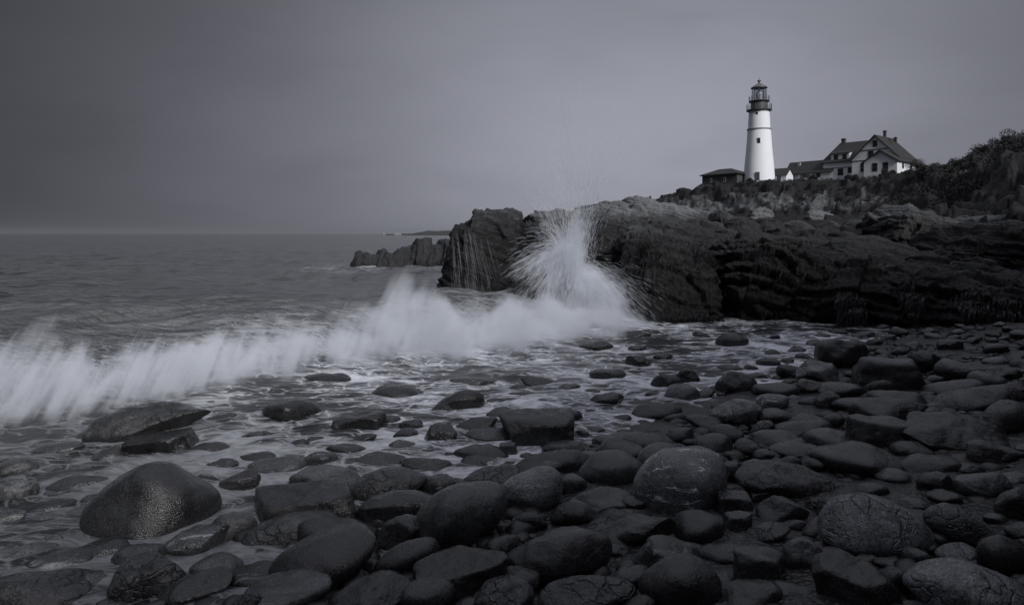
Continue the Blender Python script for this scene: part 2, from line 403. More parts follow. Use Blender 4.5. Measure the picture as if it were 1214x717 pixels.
# ================================================================ shore rocks
def ledge_rock(name, label, cat, top, base_py, Y, thick, mat, seed, square=3.2, strata=(.25, .15, 1.), layer=.16, cells=.9, amp=1., group=None, lean=.0, smooth=True, fine=1., rib=0.):
    top = np.array(top, float)
    xs = (top[:, 0]-CX)*Y/F_PX; zs = CAM_Z+(HY-top[:, 1])*Y/F_PX
    zb = min(CAM_Z+(HY-base_py)*Y/F_PX, zs.min())-.35
    wpx = top[-1, 0]-top[0, 0]
    nx = int(np.clip(wpx*1.1, 36, 230)); nt = int(np.clip((base_py-top[:, 1].min())*1.5, 34, 150))
    X = np.linspace(xs[0], xs[-1], nx); H = np.interp(X, xs, zs)
    k = np.hanning(5)[1:-1]; k /= k.sum(); H[1:-1] = H[1:-1] if rib else np.convolve(H, k, 'valid')
    th = np.linspace(0, math.pi, nt)
    e = np.clip(1-np.abs((X-X.mean())/((X[-1]-X[0])/2))**5, 0, 1)**.5*.92+.08
    cy = -np.sign(np.cos(th))*np.abs(np.cos(th))**(2/square); cz = np.abs(np.sin(th))**(2/square)
    ym = Y+thick/2
    P = np.stack([np.repeat(X, nt), (ym+thick/2*e[:, None]*cy[None]).ravel()+lean*(cz[None]*(H[:, None]-zb)).ravel(), (zb+(H[:, None]-zb)*cz[None]).ravel()], 1)
    mid = P.mean(0); mid[2] = zb
    F = grid_faces(nx, nt)[:, ::-1]
    me = np_mesh(name, P, F); N = normals(me); L = P+seed*13.7
    sd = np.array(strata)/np.linalg.norm(strata)
    size = min(1., (zs.max()-zb)/2.2, thick/2)
    # thin layers stepped in and out, joint blocks, and roughness
    w = L@sd+.18*fbm(L*.7, 3, seed)
    q = w/layer; i = np.floor(q); fr = q-i
    st = _hash(i.astype(np.int64), i.astype(np.int64)*0+seed, i.astype(np.int64)*0, 3)/2147483648.0-1
    st2 = _hash(i.astype(np.int64)+1, i.astype(np.int64)*0+seed, i.astype(np.int64)*0, 3)/2147483648.0-1
    stv = st+(st2-st)*sstep(.8, 1., fr)
    f1, f2, cell = voronoi(L*cells/size*np.array([.8, .8, 1.])+.35*np.stack([fbm(L*.8, 2, seed+1), fbm(L*.8, 2, seed+2), fbm(L*.8, 2, seed+3)], 1), seed)
    d = (.11+rib)*stv*np.minimum(1, layer/.16)+size*.13*cell*sstep(.0, .07, f2-f1)+size*.10*fbm(L*1.1/size, 4, seed+7)+.045*fine*(np.abs(fbm(L*4.5, 4, seed+9))-.35)
    P2 = P+N*(d*amp)[:, None]
    me.vertices.foreach_set('co', (P2-mid).astype(np.float32).ravel()); me.update()
    me.polygons.foreach_set('use_smooth', np.full(len(me.polygons), smooth))
    o = link(name, me, mat, None, tuple(mid)); tag(o, label, cat, group)
    return o, BVHTree.FromPolygons(P2.tolist(), F.tolist())

M_BLACK = mat_ledge('tide_rock', dark=.014, pale=.075, z0=2.4, z1=3.6)  # besides the tide zone, the paler tops paint in sky light
M_PALE = mat_ledge('bare_pale_rock', dark=.02, pale=.13, z0=3.2, z1=4.2, strata=(.35, .1, 1.))
M_WEED = mat_ledge('weed_hung_rock', dark=.011, pale=.06, z0=1.9, z1=3.0, weed=.85)  # paler upper part also puts a lit top into the colour
M_RIB = mat_ledge('upright_layered_rock', dark=.028, pale=.035, z0=1.5, z1=3, strata=(1., .2, -.25))
M_FAR = mat_plain('far_land', .03, .9)
GB = 'boulders on the upper rock shelf'
R = {}
R['outcrop'] = ledge_rock('rock_outcrop', 'tall blunt black outcrop at the sea end of the ledge, streaming with falling water', 'rock',
    [(511, 362), (516, 345), (522, 318), (531, 288), (545, 266), (551, 258), (556, 244), (566, 242), (580, 243), (596, 246), (610, 250), (617, 256), (622, 275), (630, 300)], 366, 20.3, 5.0, M_BLACK, 3, strata=(.55, .2, 1.), layer=.2, cells=.75, amp=1.15)
R['hump'] = ledge_rock('rock_outcrop', 'dark rounded hump of rock directly behind the burst of spray', 'rock',
    [(606, 330), (611, 290), (617, 260), (628, 251), (642, 248), (665, 249), (690, 254), (715, 254), (742, 262), (765, 275)], 380, 21.4, 5.0, M_BLACK, 5, strata=(.35, .2, 1.), layer=.22, cells=.7)
R['dome'] = ledge_rock('rock', 'small smooth black dome of rock between the tall outcrop and the spray', 'rock',
    [(602, 352), (606, 338), (614, 329), (626, 325), (640, 330), (650, 340), (657, 352)], 358, 18.9, 1.3, M_BLACK, 7, square=2.2, amp=.35)
R['pale'] = ledge_rock('rock_ledge', 'long pale bare ledge of thin rock layers forming the skyline toward the lighthouse', 'rock ledge',
    [(676, 262), (690, 252), (706, 245), (722, 239), (746, 237.5), (751, 239), (753, 234.5), (764, 233.5), (782, 236.5), (802, 239), (830, 246), (858, 251), (885, 257), (915, 262), (950, 268)], 290, 45, 9, M_PALE, 11, strata=(.45, .1, 1.), layer=.28, cells=.42, amp=1.3)
R['mid'] = ledge_rock('rock_ledge', 'dark broken ledge lying just below the pale skyline ledge', 'rock ledge',
    [(672, 285), (692, 264), (720, 259), (760, 258), (800, 261), (845, 266), (878, 272), (905, 285)], 330, 29, 6, M_BLACK, 13, strata=(.4, .2, 1.), layer=.25, cells=.6, amp=1.7)
R['wedge'] = ledge_rock('boulder', 'pale angular block perched at the low end of the bare skyline ledge', 'rock',
    [(848, 262), (851, 252), (857, 247), (864, 249), (873, 254), (878, 264)], 268, 39, 2.2, M_PALE, 17, amp=.7)
R['weedwall'] = ledge_rock('weedy_rock', 'broad rounded bulk of weed-hung rock beside the spray, with a sheer dark end', 'rock',
    [(735, 350), (744, 318), (752, 296), (768, 282), (788, 275), (812, 277), (838, 283), (852, 292), (860, 305), (865, 345)], 388, 18.4, 4, M_WEED, 19, square=2.7, cells=.75, amp=1.3)
R['slabtop'] = ledge_rock('rock_ledge', 'thin dark slab sloping along the top of the weed-hung bulk', 'rock ledge',
    [(756, 284), (775, 271), (800, 268), (835, 273), (862, 282), (890, 292)], 315, 23.2, 3.2, M_BLACK, 23, layer=.12)
R['bright'] = ledge_rock('weedy_rock', 'square-shouldered black rock with a thin bright upper edge', 'rock',
    [(858, 330), (866, 302), (884, 291), (905, 285), (921, 282), (938, 285), (957, 288), (965, 297), (974, 318), (980, 345)], 390, 18.6, 4, M_WEED, 29, square=3.6, cells=.75, amp=1.5)
R['step'] = ledge_rock('weedy_rock', 'narrow stepped black rock leaning on the bright-edged square rock', 'rock',
    [(952, 330), (960, 306), (972, 298), (990, 303), (1004, 318), (1016, 340)], 390, 18.1, 3, M_WEED, 31, square=3.0, amp=1.5)
R['fringe'] = ledge_rock('weedy_rock', 'low round-topped rock fringed with hanging seaweed above the dark cobbles', 'rock',
    [(992, 350), (1004, 328), (1020, 316), (1040, 311), (1062, 316), (1078, 326), (1094, 345)], 391, 17.4, 3, M_WEED, 37, square=2.3, amp=1.3)
R['end'] = ledge_rock('weedy_rock', 'longest and blackest weed-hung rock, beyond the seaweed-fringed one', 'rock',
    [(1066, 360), (1084, 332), (1110, 322), (1150, 324), (1200, 330), (1250, 332), (1300, 345), (1330, 370)], 394, 16.8, 4, M_WEED, 41, square=2.8, cells=.65, amp=1.5)
R['whale'] = ledge_rock('rock', 'large smooth whale-backed rock on the shelf above the seaweed fringe', 'rock',
    [(980, 312), (1000, 296), (1024, 286), (1050, 280), (1078, 282), (1104, 291), (1128, 302), (1150, 318)], 330, 23, 4, M_BLACK, 43, square=2.1, amp=.6)
R['cap'] = ledge_rock('rock', 'high black crag standing on the shelf below the fenced brow', 'rock',
    [(1062, 290), (1068, 268), (1078, 255), (1098, 248), (1122, 250), (1142, 257), (1166, 266), (1190, 282)], 305, 30, 5, M_BLACK, 47, cells=.6, amp=1.5)
R['flank'] = ledge_rock('rock', 'sloping black rock in the darkest end of the shelf', 'rock',
    [(1128, 320), (1146, 292), (1172, 277), (1205, 270), (1250, 264), (1290, 280)], 345, 22, 4.5, M_BLACK, 53, cells=.6, amp=1.5)
R['back'] = ledge_rock('rock', 'black rock hump at the foot of the overgrown bluff', 'rock',
    [(1148, 272), (1160, 263), (1182, 258), (1212, 256), (1250, 255), (1290, 262)], 285, 38, 6, M_BLACK, 59, cells=.5)
R['plate'] = ledge_rock('rock_ledge', 'low flat plate of rock with a pale worn edge, behind the square-shouldered rock', 'rock ledge',
    [(930, 300), (944, 289), (966, 284), (1000, 283), (1022, 287), (1040, 297)], 318, 25.5, 3, M_BLACK, 61, layer=.12)
for i, (px, py, w, h, Y, lab) in enumerate([(888, 268, 46, 20, 37, 'rounded grey boulder next to the pale perched block'), (921, 268, 40, 18, 40, 'squat boulder second from the pale perched block on the shelf'),
        (955, 270, 44, 18, 41, 'broad boulder below the white cliff scar'), (992, 272, 38, 16, 42, 'low boulder on the shelf beneath the keepers house'), (1028, 270, 42, 20, 40, 'last boulder of the shelf row before the high black crag'),
        (905, 281, 60, 16, 31, 'long low rock on the shelf above the bright-edged square rock')]):
    ledge_rock('boulder', lab, 'boulder', [(px-w/2, py+h/2), (px-w*.42, py-h*.1), (px-w*.2, py-h*.45), (px+w*.1, py-h*.5), (px+w*.35, py-h*.2), (px+w/2, py+h/2)], py+h/2+4, Y, 2.6, M_BLACK if i > 1 else M_PALE, 67+i, square=2.3, amp=.7, group=GB)
# loose blocks scattered over the shelf, each its own
GS = 'loose blocks strewn over the rock shelf'
ADJ = ['squarish', 'low', 'humped', 'jagged', 'slabby', 'lumpy', 'wedge-like', 'blunt']
spots = [(702, 274, 26, 12, 27), (738, 271, 30, 10, 27.5), (790, 266, 34, 11, 27), (826, 290, 30, 12, 22), (868, 277, 26, 12, 27), (884, 297, 22, 12, 21), (930, 276, 30, 9, 33), (972, 277, 34, 9, 33),
         (1010, 279, 30, 9, 32), (1046, 275, 26, 12, 33), (1118, 311, 44, 20, 20.5), (1180, 318, 46, 18, 20), (1062, 309, 30, 14, 20.5), (985, 311, 26, 14, 20.5), (1150, 272, 30, 14, 31), (760, 250, 30, 9, 52), (815, 251, 28, 8, 50), (905, 251, 30, 9, 70), (975, 254, 36, 9, 70), (1040, 257, 30, 10, 60)]
near_what = ['behind the spray', 'between the spray and the weed-hung bulk', 'on the dark broken ledge', 'on top of the weed-hung bulk', 'under the pale perched block', 'on the bright-edged square rock', 'above the bright-edged square rock', 'on the shelf under the white cliff scar',
             'on the shelf near the whale-backed rock', 'beside the high black crag', 'on the seaweed-fringed rock end', 'on the longest black weedy rock', 'in front of the whale-backed rock', 'behind the narrow stepped rock', 'at the shoulder of the high black crag', 'on the pale skyline ledge', 'on the low part of the pale ledge', 'at the cliff foot under the lighthouse', 'at the cliff foot under the keepers house', 'at the cliff foot below the brow']
for i, (px, py, w, h, Y) in enumerate(spots):
    r = np.random.default_rng(900+i); j = lambda a: a*r.uniform(-1, 1)
    ledge_rock('boulder', f'{ADJ[i % 8]} loose block {near_what[i]}', 'boulder', [(px-w/2, py+h/2), (px-w*.4, py-h*.2+j(1.5)), (px-w*.1, py-h*.5+j(1)), (px+w*.2, py-h*.4+j(2)), (px+w*.42, py-h*.1+j(1.5)), (px+w/2, py+h/2)], py+h/2+3, Y, 1.6, M_PALE if i in (4, 15, 16, 17, 18) else M_BLACK, 120+i, square=3., amp=.8, group=GS)
R['ribs'] = ledge_rock('jagged_ledge', 'low jagged ledge of upright rock ribs standing in the sea beyond the outcrop', 'rock ledge',
    [(404, 319), (408, 310), (413, 302), (419, 299), (424, 301), (432, 301.5), (440, 303), (447, 304), (454, 304), (458, 298), (464, 292), (470, 289), (476, 291), (481, 294), (485, 288), (490, 287), (494, 289), (499, 286), (504, 287), (511, 289), (519, 287), (530, 287), (545, 290), (560, 300), (570, 319)], 319, 45, 7, M_RIB, 71, strata=(1., .25, -.3), layer=.42, cells=.8, amp=.75, rib=.3)
isl, _ = ledge_rock('island', 'long low dark island on the horizon beyond the jagged ledge', 'island',
    [(445, 279), (452, 277.6), (466, 277.4), (478, 277.4), (486, 276.6), (495, 275), (505, 273.6), (516, 274), (526, 273.2), (548, 273.4), (600, 274), (660, 279)], 280, 900, 70, M_FAR, 81, square=2.2, layer=3., cells=.1, amp=3.)
wp_ = mat_plain('far_white', .22, .8)
for px, w, lab in ((457.5, 2.4, 'tiny narrow white patch at the tip of the far island'), (473.5, 8, 'wide low white patch on the shore of the far island')):
    s_ = 880/F_PX; m = MB(); cx = (px-CX)*s_
    m.box(-w*s_/2, w*s_/2, -3, 3, 0, 1.8); m.poly([(-w*s_/2, -3.2, 1.8), (w*s_/2, -3.2, 1.8), (w*s_*.3, -.2, 3.1), (-w*s_*.3, -.2, 3.1)], [(-w*s_/2, 3.2, 1.8), (w*s_/2, 3.2, 1.8), (w*s_*.3, .2, 3.1), (-w*s_*.3, .2, 3.1)])
    o = m.build('surf_patch', wp_); o.location = (cx, 870, .2); tag(o, lab, 'surf')

# seaweed hanging on the near ledge, ribbons growing out of each rock
M_FROND = mat_plain('rockweed', .012, .5, .6, 9.)
def seaweed(key, n, x0, x1, py0, py1, length, seed):
    o, tree = R[key]; r = np.random.default_rng(seed); V, Fc = [], []
    for _ in range(n):
        px, py = r.uniform(x0, x1), r.uniform(py0, py1)
        hit = tree.ray_cast(Vector((0, 0, CAM_Z)), Vector(((px-CX)/F_PX, 1, (HY-py)/F_PX)).normalized())
        if hit[0] is None: continue
        p, nn = hit[0], hit[1]
        if nn.y > 0: nn = -nn
        if vnoise(np.array([[hit[0].x*1.3, hit[0].z*1.6, seed*7.]]), 3)[0] < .12: continue
        L = length*r.uniform(.3, 1.25); wd = r.uniform(.005, .014); sx = r.normal(0, .12)
        b = len(V); k = 5; side = Vector((1, 0, 0))
        for q in range(k):
            t = q/(k-1)
            c = p+nn*(.03+.07*math.sin(t*2.6))+Vector((sx*t*L+.02*math.sin(t*7+px), 0, -L*t*.9))
            w = wd*(1-.75*t)
            V += [tuple(c-side*w-o.location), tuple(c+side*w+Vector((0, -.012, 0))-o.location)]
        Fc += [(b+2*q, b+2*q+1, b+2*q+3, b+2*q+2) for q in range(k-1)]
    if V:
        tag(link('seaweed', np_mesh('seaweed', V, Fc), M_FROND, o), kind='stuff')
seaweed('weedwall', 4200, 740, 865, 285, 380, .42, 1); seaweed('bright', 3000, 860, 980, 292, 382, .4, 2); seaweed('step', 1000, 952, 1016, 305, 384, .4, 3)
seaweed('fringe', 2600, 992, 1094, 325, 384, .42, 4); seaweed('end', 3200, 1066, 1250, 330, 386, .42, 5); seaweed('hump', 900, 690, 765, 285, 370, .35, 6)

# ================================================================ lighthouse and houses
M_WHITE = mat_plain('white_painted_masonry', .84, .7, .06, .6, .02)
M_CLAP = mat_plain('white_clapboard', .74, .65, .05, 1.)
M_HAZED_BLACK = mat_plain('haze_greyed_black_iron', .095, .45, .2, 2., 0)  # black lifted to grey, the veil of distant haze put into the paint
M_ROOF = mat_plain('dark_shingle_roof', .02, .8, .35, 2.5)
M_BRICK = mat_plain('dark_brick', .06, .85, .3, 3.)
M_TRIM = mat_plain('dark_trim', .06, .6)
M_GREYT = mat_plain('grey_trim', .3, .6)
M_PANE = mat_plain('window_glass_dark', .02, .08, .1)
M_SASH = mat_plain('grey_sash', .12, .5)
M_WOOD = mat_plain('weathered_wood', .05, .8)
def mat_glass():
    t = NT('lantern_glass'); d = t.n('BsdfTransparent', None, Color=(.86, .88, .9, 1)); gl = t.n('BsdfGlossy', None, Color=(1, 1, 1, 1), Roughness=.05)
    m = t.n('MixShader', None, _0=.22, _1=d, _2=gl); t.t.links.new(m.outputs[0], t.out.inputs[0]); return t.m
M_GLASS = mat_glass(); M_LENS = mat_plain('lens_glass', .75, .25)

def build_lighthouse(x, y, z):
    s = .2101
    root = bpy.data.objects.new('lighthouse', None); COL.objects.link(root); root.location = (x, y, z)
    tag(root, 'tall white conical lighthouse with black gallery and glazed lantern on the bluff', 'lighthouse')
    Z = lambda py: (215-py)*s
    m = MB(); m.lathe([(3.78, -2.5), (3.74, 0), (3.45, Z(195)), (3.05, Z(175)), (2.77, Z(154.6)), (2.62, Z(154)), (2.58, Z(145)), (2.42, Z(133))], 64)
    tower = m.build('tower', M_WHITE, root, True)
    m = MB(); m.lathe([(2.66, Z(154.6)), (2.92, Z(154.4)), (2.92, Z(153)), (2.62, Z(152.8))], 64); m.build('band', M_GREYT, root, True)
    m = MB(); m.lathe([(2.4, Z(133.2)), (2.65, Z(132.6)), (3.0, Z(131.6)), (3.05, Z(130.6)), (2.2, Z(130.4))], 56); m.build('gallery_deck', M_HAZED_BLACK, root, True)
    m = MB(); m.lathe([(2.05, Z(130.6)), (2.0, Z(121.2))], 48); m.build('watch_room', M_HAZED_BLACK, root, True)
    m = MB(); m.lathe([(2.0, Z(121.3)), (2.45, Z(121)), (2.5, Z(120)), (1.8, Z(119.8))], 56); m.build('gallery_deck', M_HAZED_BLACK, root, True)
    def railing(r, z0, h, n):
        m = MB()
        for k in range(n):
            a = 2*math.pi*k/n; m.bar((r*math.cos(a), r*math.sin(a), z0), (r*math.cos(a), r*math.sin(a), z0+h), .04)
        for q in (.5, 1):
            for k in range(40):
                a, b = 2*math.pi*k/40, 2*math.pi*(k+1)/40
                m.bar((r*math.cos(a), r*math.sin(a), z0+h*q), (r*math.cos(b), r*math.sin(b), z0+h*q), .035)
        m.build('railing', M_HAZED_BLACK, root)
    railing(2.95, Z(130.6), 1.35, 20); railing(2.4, Z(120), 1.1, 16)
    m = MB(); m.lathe([(1.72, Z(119.9)), (1.72, Z(105))], 10); m.build('lantern_glass', M_GLASS, root)
    m = MB(); m.lathe([(.1, Z(119.9)), (.62, Z(118)), (.8, Z(114)), (.62, Z(109.5)), (.1, Z(107.5))], 24); m.build('lens', M_LENS, root, True)
    m = MB()
    for k in range(10):
        a, b = 2*math.pi*k/10, 2*math.pi*(k+1)/10; r = 1.76
        m.bar((r*math.cos(a), r*math.sin(a), Z(119.9)), (r*math.cos(a), r*math.sin(a), Z(104.6)), .05)
        for zz in (Z(115), Z(110)): m.bar((r*math.cos(a), r*math.sin(a), zz), (r*math.cos(b), r*math.sin(b), zz), .03)
    m.build('lantern_frame', M_HAZED_BLACK, root)
    m = MB(); m.lathe([(1.75, Z(105.2)), (2.0, Z(104.8)), (1.98, Z(104.2)), (1.1, Z(101.2)), (.35, Z(99)), (.3, Z(98.6))], 30); roof = m.build('lantern_roof', M_HAZED_BLACK, root, True)
    m = MB(); m.lathe([(.2, Z(98.8)), (.22, Z(97.4)), (.42, Z(96.6)), (.42, Z(95.6)), (.18, Z(94.9)), (.04, Z(94.4)), (.03, Z(91.5))], 20); m.build('ventilator', M_HAZED_BLACK, roof, True)
    # windows face the beach; the tower's axis lies off to the side, so they are turned toward it
    def win(py, ang, w, h):
        r = np.interp((215-py)*s, [0, Z(195), Z(175), Z(154), Z(133)], [3.74, 3.45, 3.05, 2.65, 2.42])
        a = math.radians(ang); c = Vector((r*math.cos(a), r*math.sin(a), Z(py))); n = Vector((math.cos(a), math.sin(a), 0)); t = Vector((-n.y, n.x, 0))
        def slab(m, w, h, d0, d1):
            f = [c+t*sx*w/2+Vector((0, 0, sz*h/2)) for sx, sz in ((-1, -1), (1, -1), (1, 1), (-1, 1))]
            m.poly([q+n*d1 for q in f], [q+n*d0 for q in f]); return m
        wd = slab(MB(), w+.22, h+.22, -.3, .06).build('window', M_GREYT, root)
        slab(MB(), w, h, -.1, .085).build('pane', M_PANE, wd)
    win(168.7, 248, .6, 1.25); win(136, 238, .4, .45)
    m = MB(); a = math.radians(244); c = Vector((3.72*math.cos(a), 3.72*math.sin(a), 0)); n = Vector((math.cos(a), math.sin(a), 0)); t = Vector((-n.y, n.x, 0))
    f = [c+t*sx*.5+Vector((0, 0, zz)) for sx, zz in ((-1, 0), (1, 0), (1, 2.0), (-1, 2.0))]
    m.poly([q+n*.08 for q in f], [q-n*.4 for q in f]).build('door', M_TRIM, root)
build_lighthouse((900-CX)*170/F_PX, 170, CAM_Z+62*170/F_PX)

A = math.radians(50); CA, SA = math.cos(A), math.sin(A)
class House:
    """walls in a plan frame: a along the front, b into the house, z up"""
    def __init__(s, name, label, cat, origin):
        s.root = bpy.data.objects.new(name, None); COL.objects.link(s.root); s.root.location = origin; s.root.rotation_euler = (0, 0, -A); tag(s.root, label, cat)
    def build(s, m, name, mat, parent=None): return m.build(name, mat, parent or s.root)
    def window(s, a, z, w, h, b, side=False, parent=None):
        """on a wall facing the front (plane b), or on the end wall (plane a = b)"""
        m, q = MB(), MB()
        if side: m.box(b-.12, b+.06, a-w/2-.1, a+w/2+.1, z-h/2-.1, z+h/2+.1); q.box(b-.1, b+.085, a-w/2, a+w/2, z-h/2, z+h/2)
        else: m.box(a-w/2-.1, a+w/2+.1, b-.06, b+.12, z-h/2-.1, z+h/2+.1); q.box(a-w/2, a+w/2, b-.085, b+.1, z-h/2, z+h/2)
        f = s.build(m, 'window', M_SASH, parent); q.build('pane', M_PANE, f)
        bar = MB()
        if side: bar.box(b+.05, b+.11, a-w/2, a+w/2, z-.04, z+.04)
        else: bar.box(a-w/2, a+w/2, b-.11, b-.05, z-.04, z+.04)
        bar.build('sash_bar', M_SASH, f)
    def gable(s, name, a0, a1, b0, b1, z0, ze, zr, mat, along_b=True):
        """a block with a pointed end; ridge runs into the house, or along its front"""
        m = MB()
        if along_b:
            am = (a0+a1)/2; f = [(a0, z0), (a1, z0), (a1, ze), (am, zr), (a0, ze)]
            m.poly([(a, b0, z) for a, z in f], [(a, b1, z) for a, z in f])
        else:
            bm = (b0+b1)/2; f = [(b0, z0), (b1, z0), (b1, ze), (bm, zr), (b0, ze)]
            m.poly([(a0, b, z) for b, z in f], [(a1, b, z) for b, z in f])
        return s.build(m, name, mat)
    def gable_roof(s, a0, a1, b0, b1, ze, zr, over=.4, th=.22, along_b=True, mat=None):
        m = MB(); lo = .02
        if along_b:
            am = (a0+a1)/2; k = (zr-ze)/(am-a0); x0, x1 = a0-over, a1+over; zl = ze-k*over
            out = [(x0, zl+lo), (am, zr+lo), (x1, zl+lo), (x1, zl+th), (am, zr+th*1.3), (x0, zl+th)]
            m.poly([(a, b0-over, z) for a, z in out], [(a, b1+over, z) for a, z in out])
        else:
            bm = (b0+b1)/2; k = (zr-ze)/(bm-b0); x0, x1 = b0-over, b1+over; zl = ze-k*over
            out = [(x0, zl+lo), (bm, zr+lo), (x1, zl+lo), (x1, zl+th), (bm, zr+th*1.3), (x0, zl+th)]
            m.poly([(a0-over, b, z) for b, z in out], [(a1+over, b, z) for b, z in out])
        return s.build(m, 'roof', mat or M_ROOF)

def keepers_house():
    Yh = 165; o = np.array([(976-CX)*Yh/F_PX, Yh, CAM_Z+(HY-207)*Yh/F_PX])
    h = House('keepers_house', 'white clapboard keepers house with dark hipped roof, gables and brick chimneys', 'house', tuple(o))
    m = MB(); m.box(0, 17.6, 0, 10, -2.5, 3.25); h.build(m, 'wall', M_CLAP)
    m = MB(); m.box(-.04, 7.6, -.05, .05, 1.75, 1.95); h.build(m, 'trim_board', M_TRIM)
    # main hipped roof
    m = MB(); zr, ze, ov = 8.75, 3.2, .5
    e = [(-ov, -ov), (17.6+ov, -ov), (17.6+ov, 10+ov), (-ov, 10+ov)]; r0, r1 = (2.1, 5), (14.3, 5)
    v = [(a, b, ze) for a, b in e]+[(a, b, ze+.22) for a, b in e]+[(*r0, zr), (*r1, zr)]
    m.add(v, [(0, 3, 2, 1), (0, 1, 5, 4), (1, 2, 6, 5), (2, 3, 7, 6), (3, 0, 4, 7), (4, 5, 9, 8), (5, 6, 9), (6, 7, 8, 9), (7, 4, 8)])
    roof = h.build(m, 'roof', M_ROOF)
    for a, b, w, z0, z1 in ((3.0, 5, .85, 7.0, 9.9), (12.9, 5.6, .6, 8.4, 10.9), (14.4, 8.2, .6, 6.0, 9.3)):
        m = MB(); m.box(a-w/2, a+w/2, b-w/2, b+w/2, z0, z1-.35); m.box(a-w/2-.1, a+w/2+.1, b-w/2-.1, b+w/2+.1, z1-.35, z1-.15); m.box(a-w*.3, a+w*.3, b-w*.3, b+w*.3, z1-.15, z1)
        m.build('chimney', M_BRICK, roof)
    # big front gable
    h.gable('gable_wall', 7.75, 18.75, -1.1, 9, -2.5, 3.3, 8.9, M_CLAP); h.gable_roof(7.75, 18.75, -1.1, 9, 3.3, 8.9, .45)
    for z in (5.55, 3.05):
        half = (8.9-z)/(8.9-3.3)*5.5 if z > 3.3 else 5.5
        m = MB(); m.box(13.25-half, 13.25+half, -1.16, -1.0, z-.11, z+.11); h.build(m, 'trim_board', M_TRIM)
    h.window(13.25, 7.0, .85, 1.35, -1.1); h.window(12.3, 4.3, 1.1, 1.9, -1.1); h.window(10.6, 1.4, 1.3, 2.0, -1.1)
    # porch wing with its own low gable
    h.gable('wing_wall', 12.7, 20.1, -6, 6.5, -3, 2.1, 4.55, M_CLAP); h.gable_roof(12.7, 20.1, -6, 6.5, 2.1, 4.55, .45)
    h.window(15.2, .8, 1.0, 1.75, -6); h.window(17.6, .8, 1.0, 1.75, -6); h.window(2.2, 1.0, 1.0, 1.1, 20.1, True); h.window(-2.6, 1.0, .9, 1.1, 20.1, True)
    # dormer
    dm = MB(); f = [(.15, 3.3), (3.4, 3.3), (3.4, 6.3), (.15, 5.5)]; dm.poly([(2.0, b, z) for b, z in f], [(6.5, b, z) for b, z in f]); d = h.build(dm, 'dormer', M_CLAP)
    m = MB(); f = [(-.2, 5.46), (3.6, 6.38), (3.6, 6.6), (-.2, 5.66)]; m.poly([(1.7, b, z) for b, z in f], [(6.8, b, z) for b, z in f]); m.build('dormer_roof', M_ROOF, d)
    h.window(3.2, 4.6, .95, 1.15, .15, parent=d); h.window(5.4, 4.6, .95, 1.15, .15, parent=d)
    h.window(4.4, .75, 1.2, 1.6, 0); h.window(6.8, 1.0, .9, 1.2, 0)
    h.root.scale = (.93, .93, .93); h.root.location.z -= .35
keepers_house()

def low_sheds():
    Y = 172; o = ((932-CX)*Y/F_PX, Y, CAM_Z+(HY-212.5)*Y/F_PX)
    h = House('long_shed', 'long low dark-roofed building joining the keepers house toward the tower', 'building', o)
    h.gable('wall', 0, 11.5, 0, 5, -2, 1.35, 4.05, M_CLAP, False); h.gable_roof(0, 11.5, 0, 5, 1.35, 4.05, .35, along_b=False)
    h.window(4.2, .35, .9, 1.3, 0); h.window(8.2, .5, .9, .9, 0)
    m = MB(); m.box(2.3, 2.9, 1.4, 2.0, 2.4, 4.0); h.build(m, 'chimney', M_GREYT)
    Y = 171; o = ((909.5-CX)*Y/F_PX, Y, CAM_Z+(HY-214.5)*Y/F_PX)
    h = House('small_shed', 'small dark-roofed shed against the foot of the white tower', 'building', o)
    h.gable('wall', 0, 5.0, 0, 3.4, -2, 1.2, 2.75, M_CLAP, False); h.gable_roof(0, 5.0, 0, 3.4, 1.2, 2.75, .3, along_b=False)
    m = MB(); m.box(2.6, 3.6, -.06, .1, -.8, 1.0); h.build(m, 'door', M_TRIM)
    h.window(1.1, .3, .6, .7, 0)
    Y = 176; o = ((832.5-CX)*Y/F_PX, Y, CAM_Z+(HY-220)*Y/F_PX)
    h = House('fog_signal_building', 'squat dark brick building with hipped roof at the seaward point of the bluff', 'building', o)
    m = MB(); m.box(0, 10.0, 0, 5.2, -2.5, 2.5); h.build(m, 'wall', M_BRICK)
    m = MB(); e = [(-.5, -.5), (10.5, -.5), (10.5, 5.7), (-.5, 5.7)]
    v = [(a, b, 2.4) for a, b in e]+[(a, b, 2.6) for a, b in e]+[(3.2, 2.6, 4.1), (6.8, 2.6, 4.1)]
    m.add(v, [(0, 3, 2, 1), (0, 1, 5, 4), (1, 2, 6, 5), (2, 3, 7, 6), (3, 0, 4, 7), (4, 5, 9, 8), (5, 6, 9), (6, 7, 8, 9), (7, 4, 8)]); h.build(m, 'roof', M_ROOF)
    for a in (2.6, 6.6):
        q = MB(); q.box(a-.35, a+.35, -.08, .1, .6, 1.7); f = h.build(q, 'window', M_CLAP); q = MB(); q.box(a-.22, a+.22, -.11, .05, .75, 1.5); q.build('pane', M_PANE, f)
low_sheds()

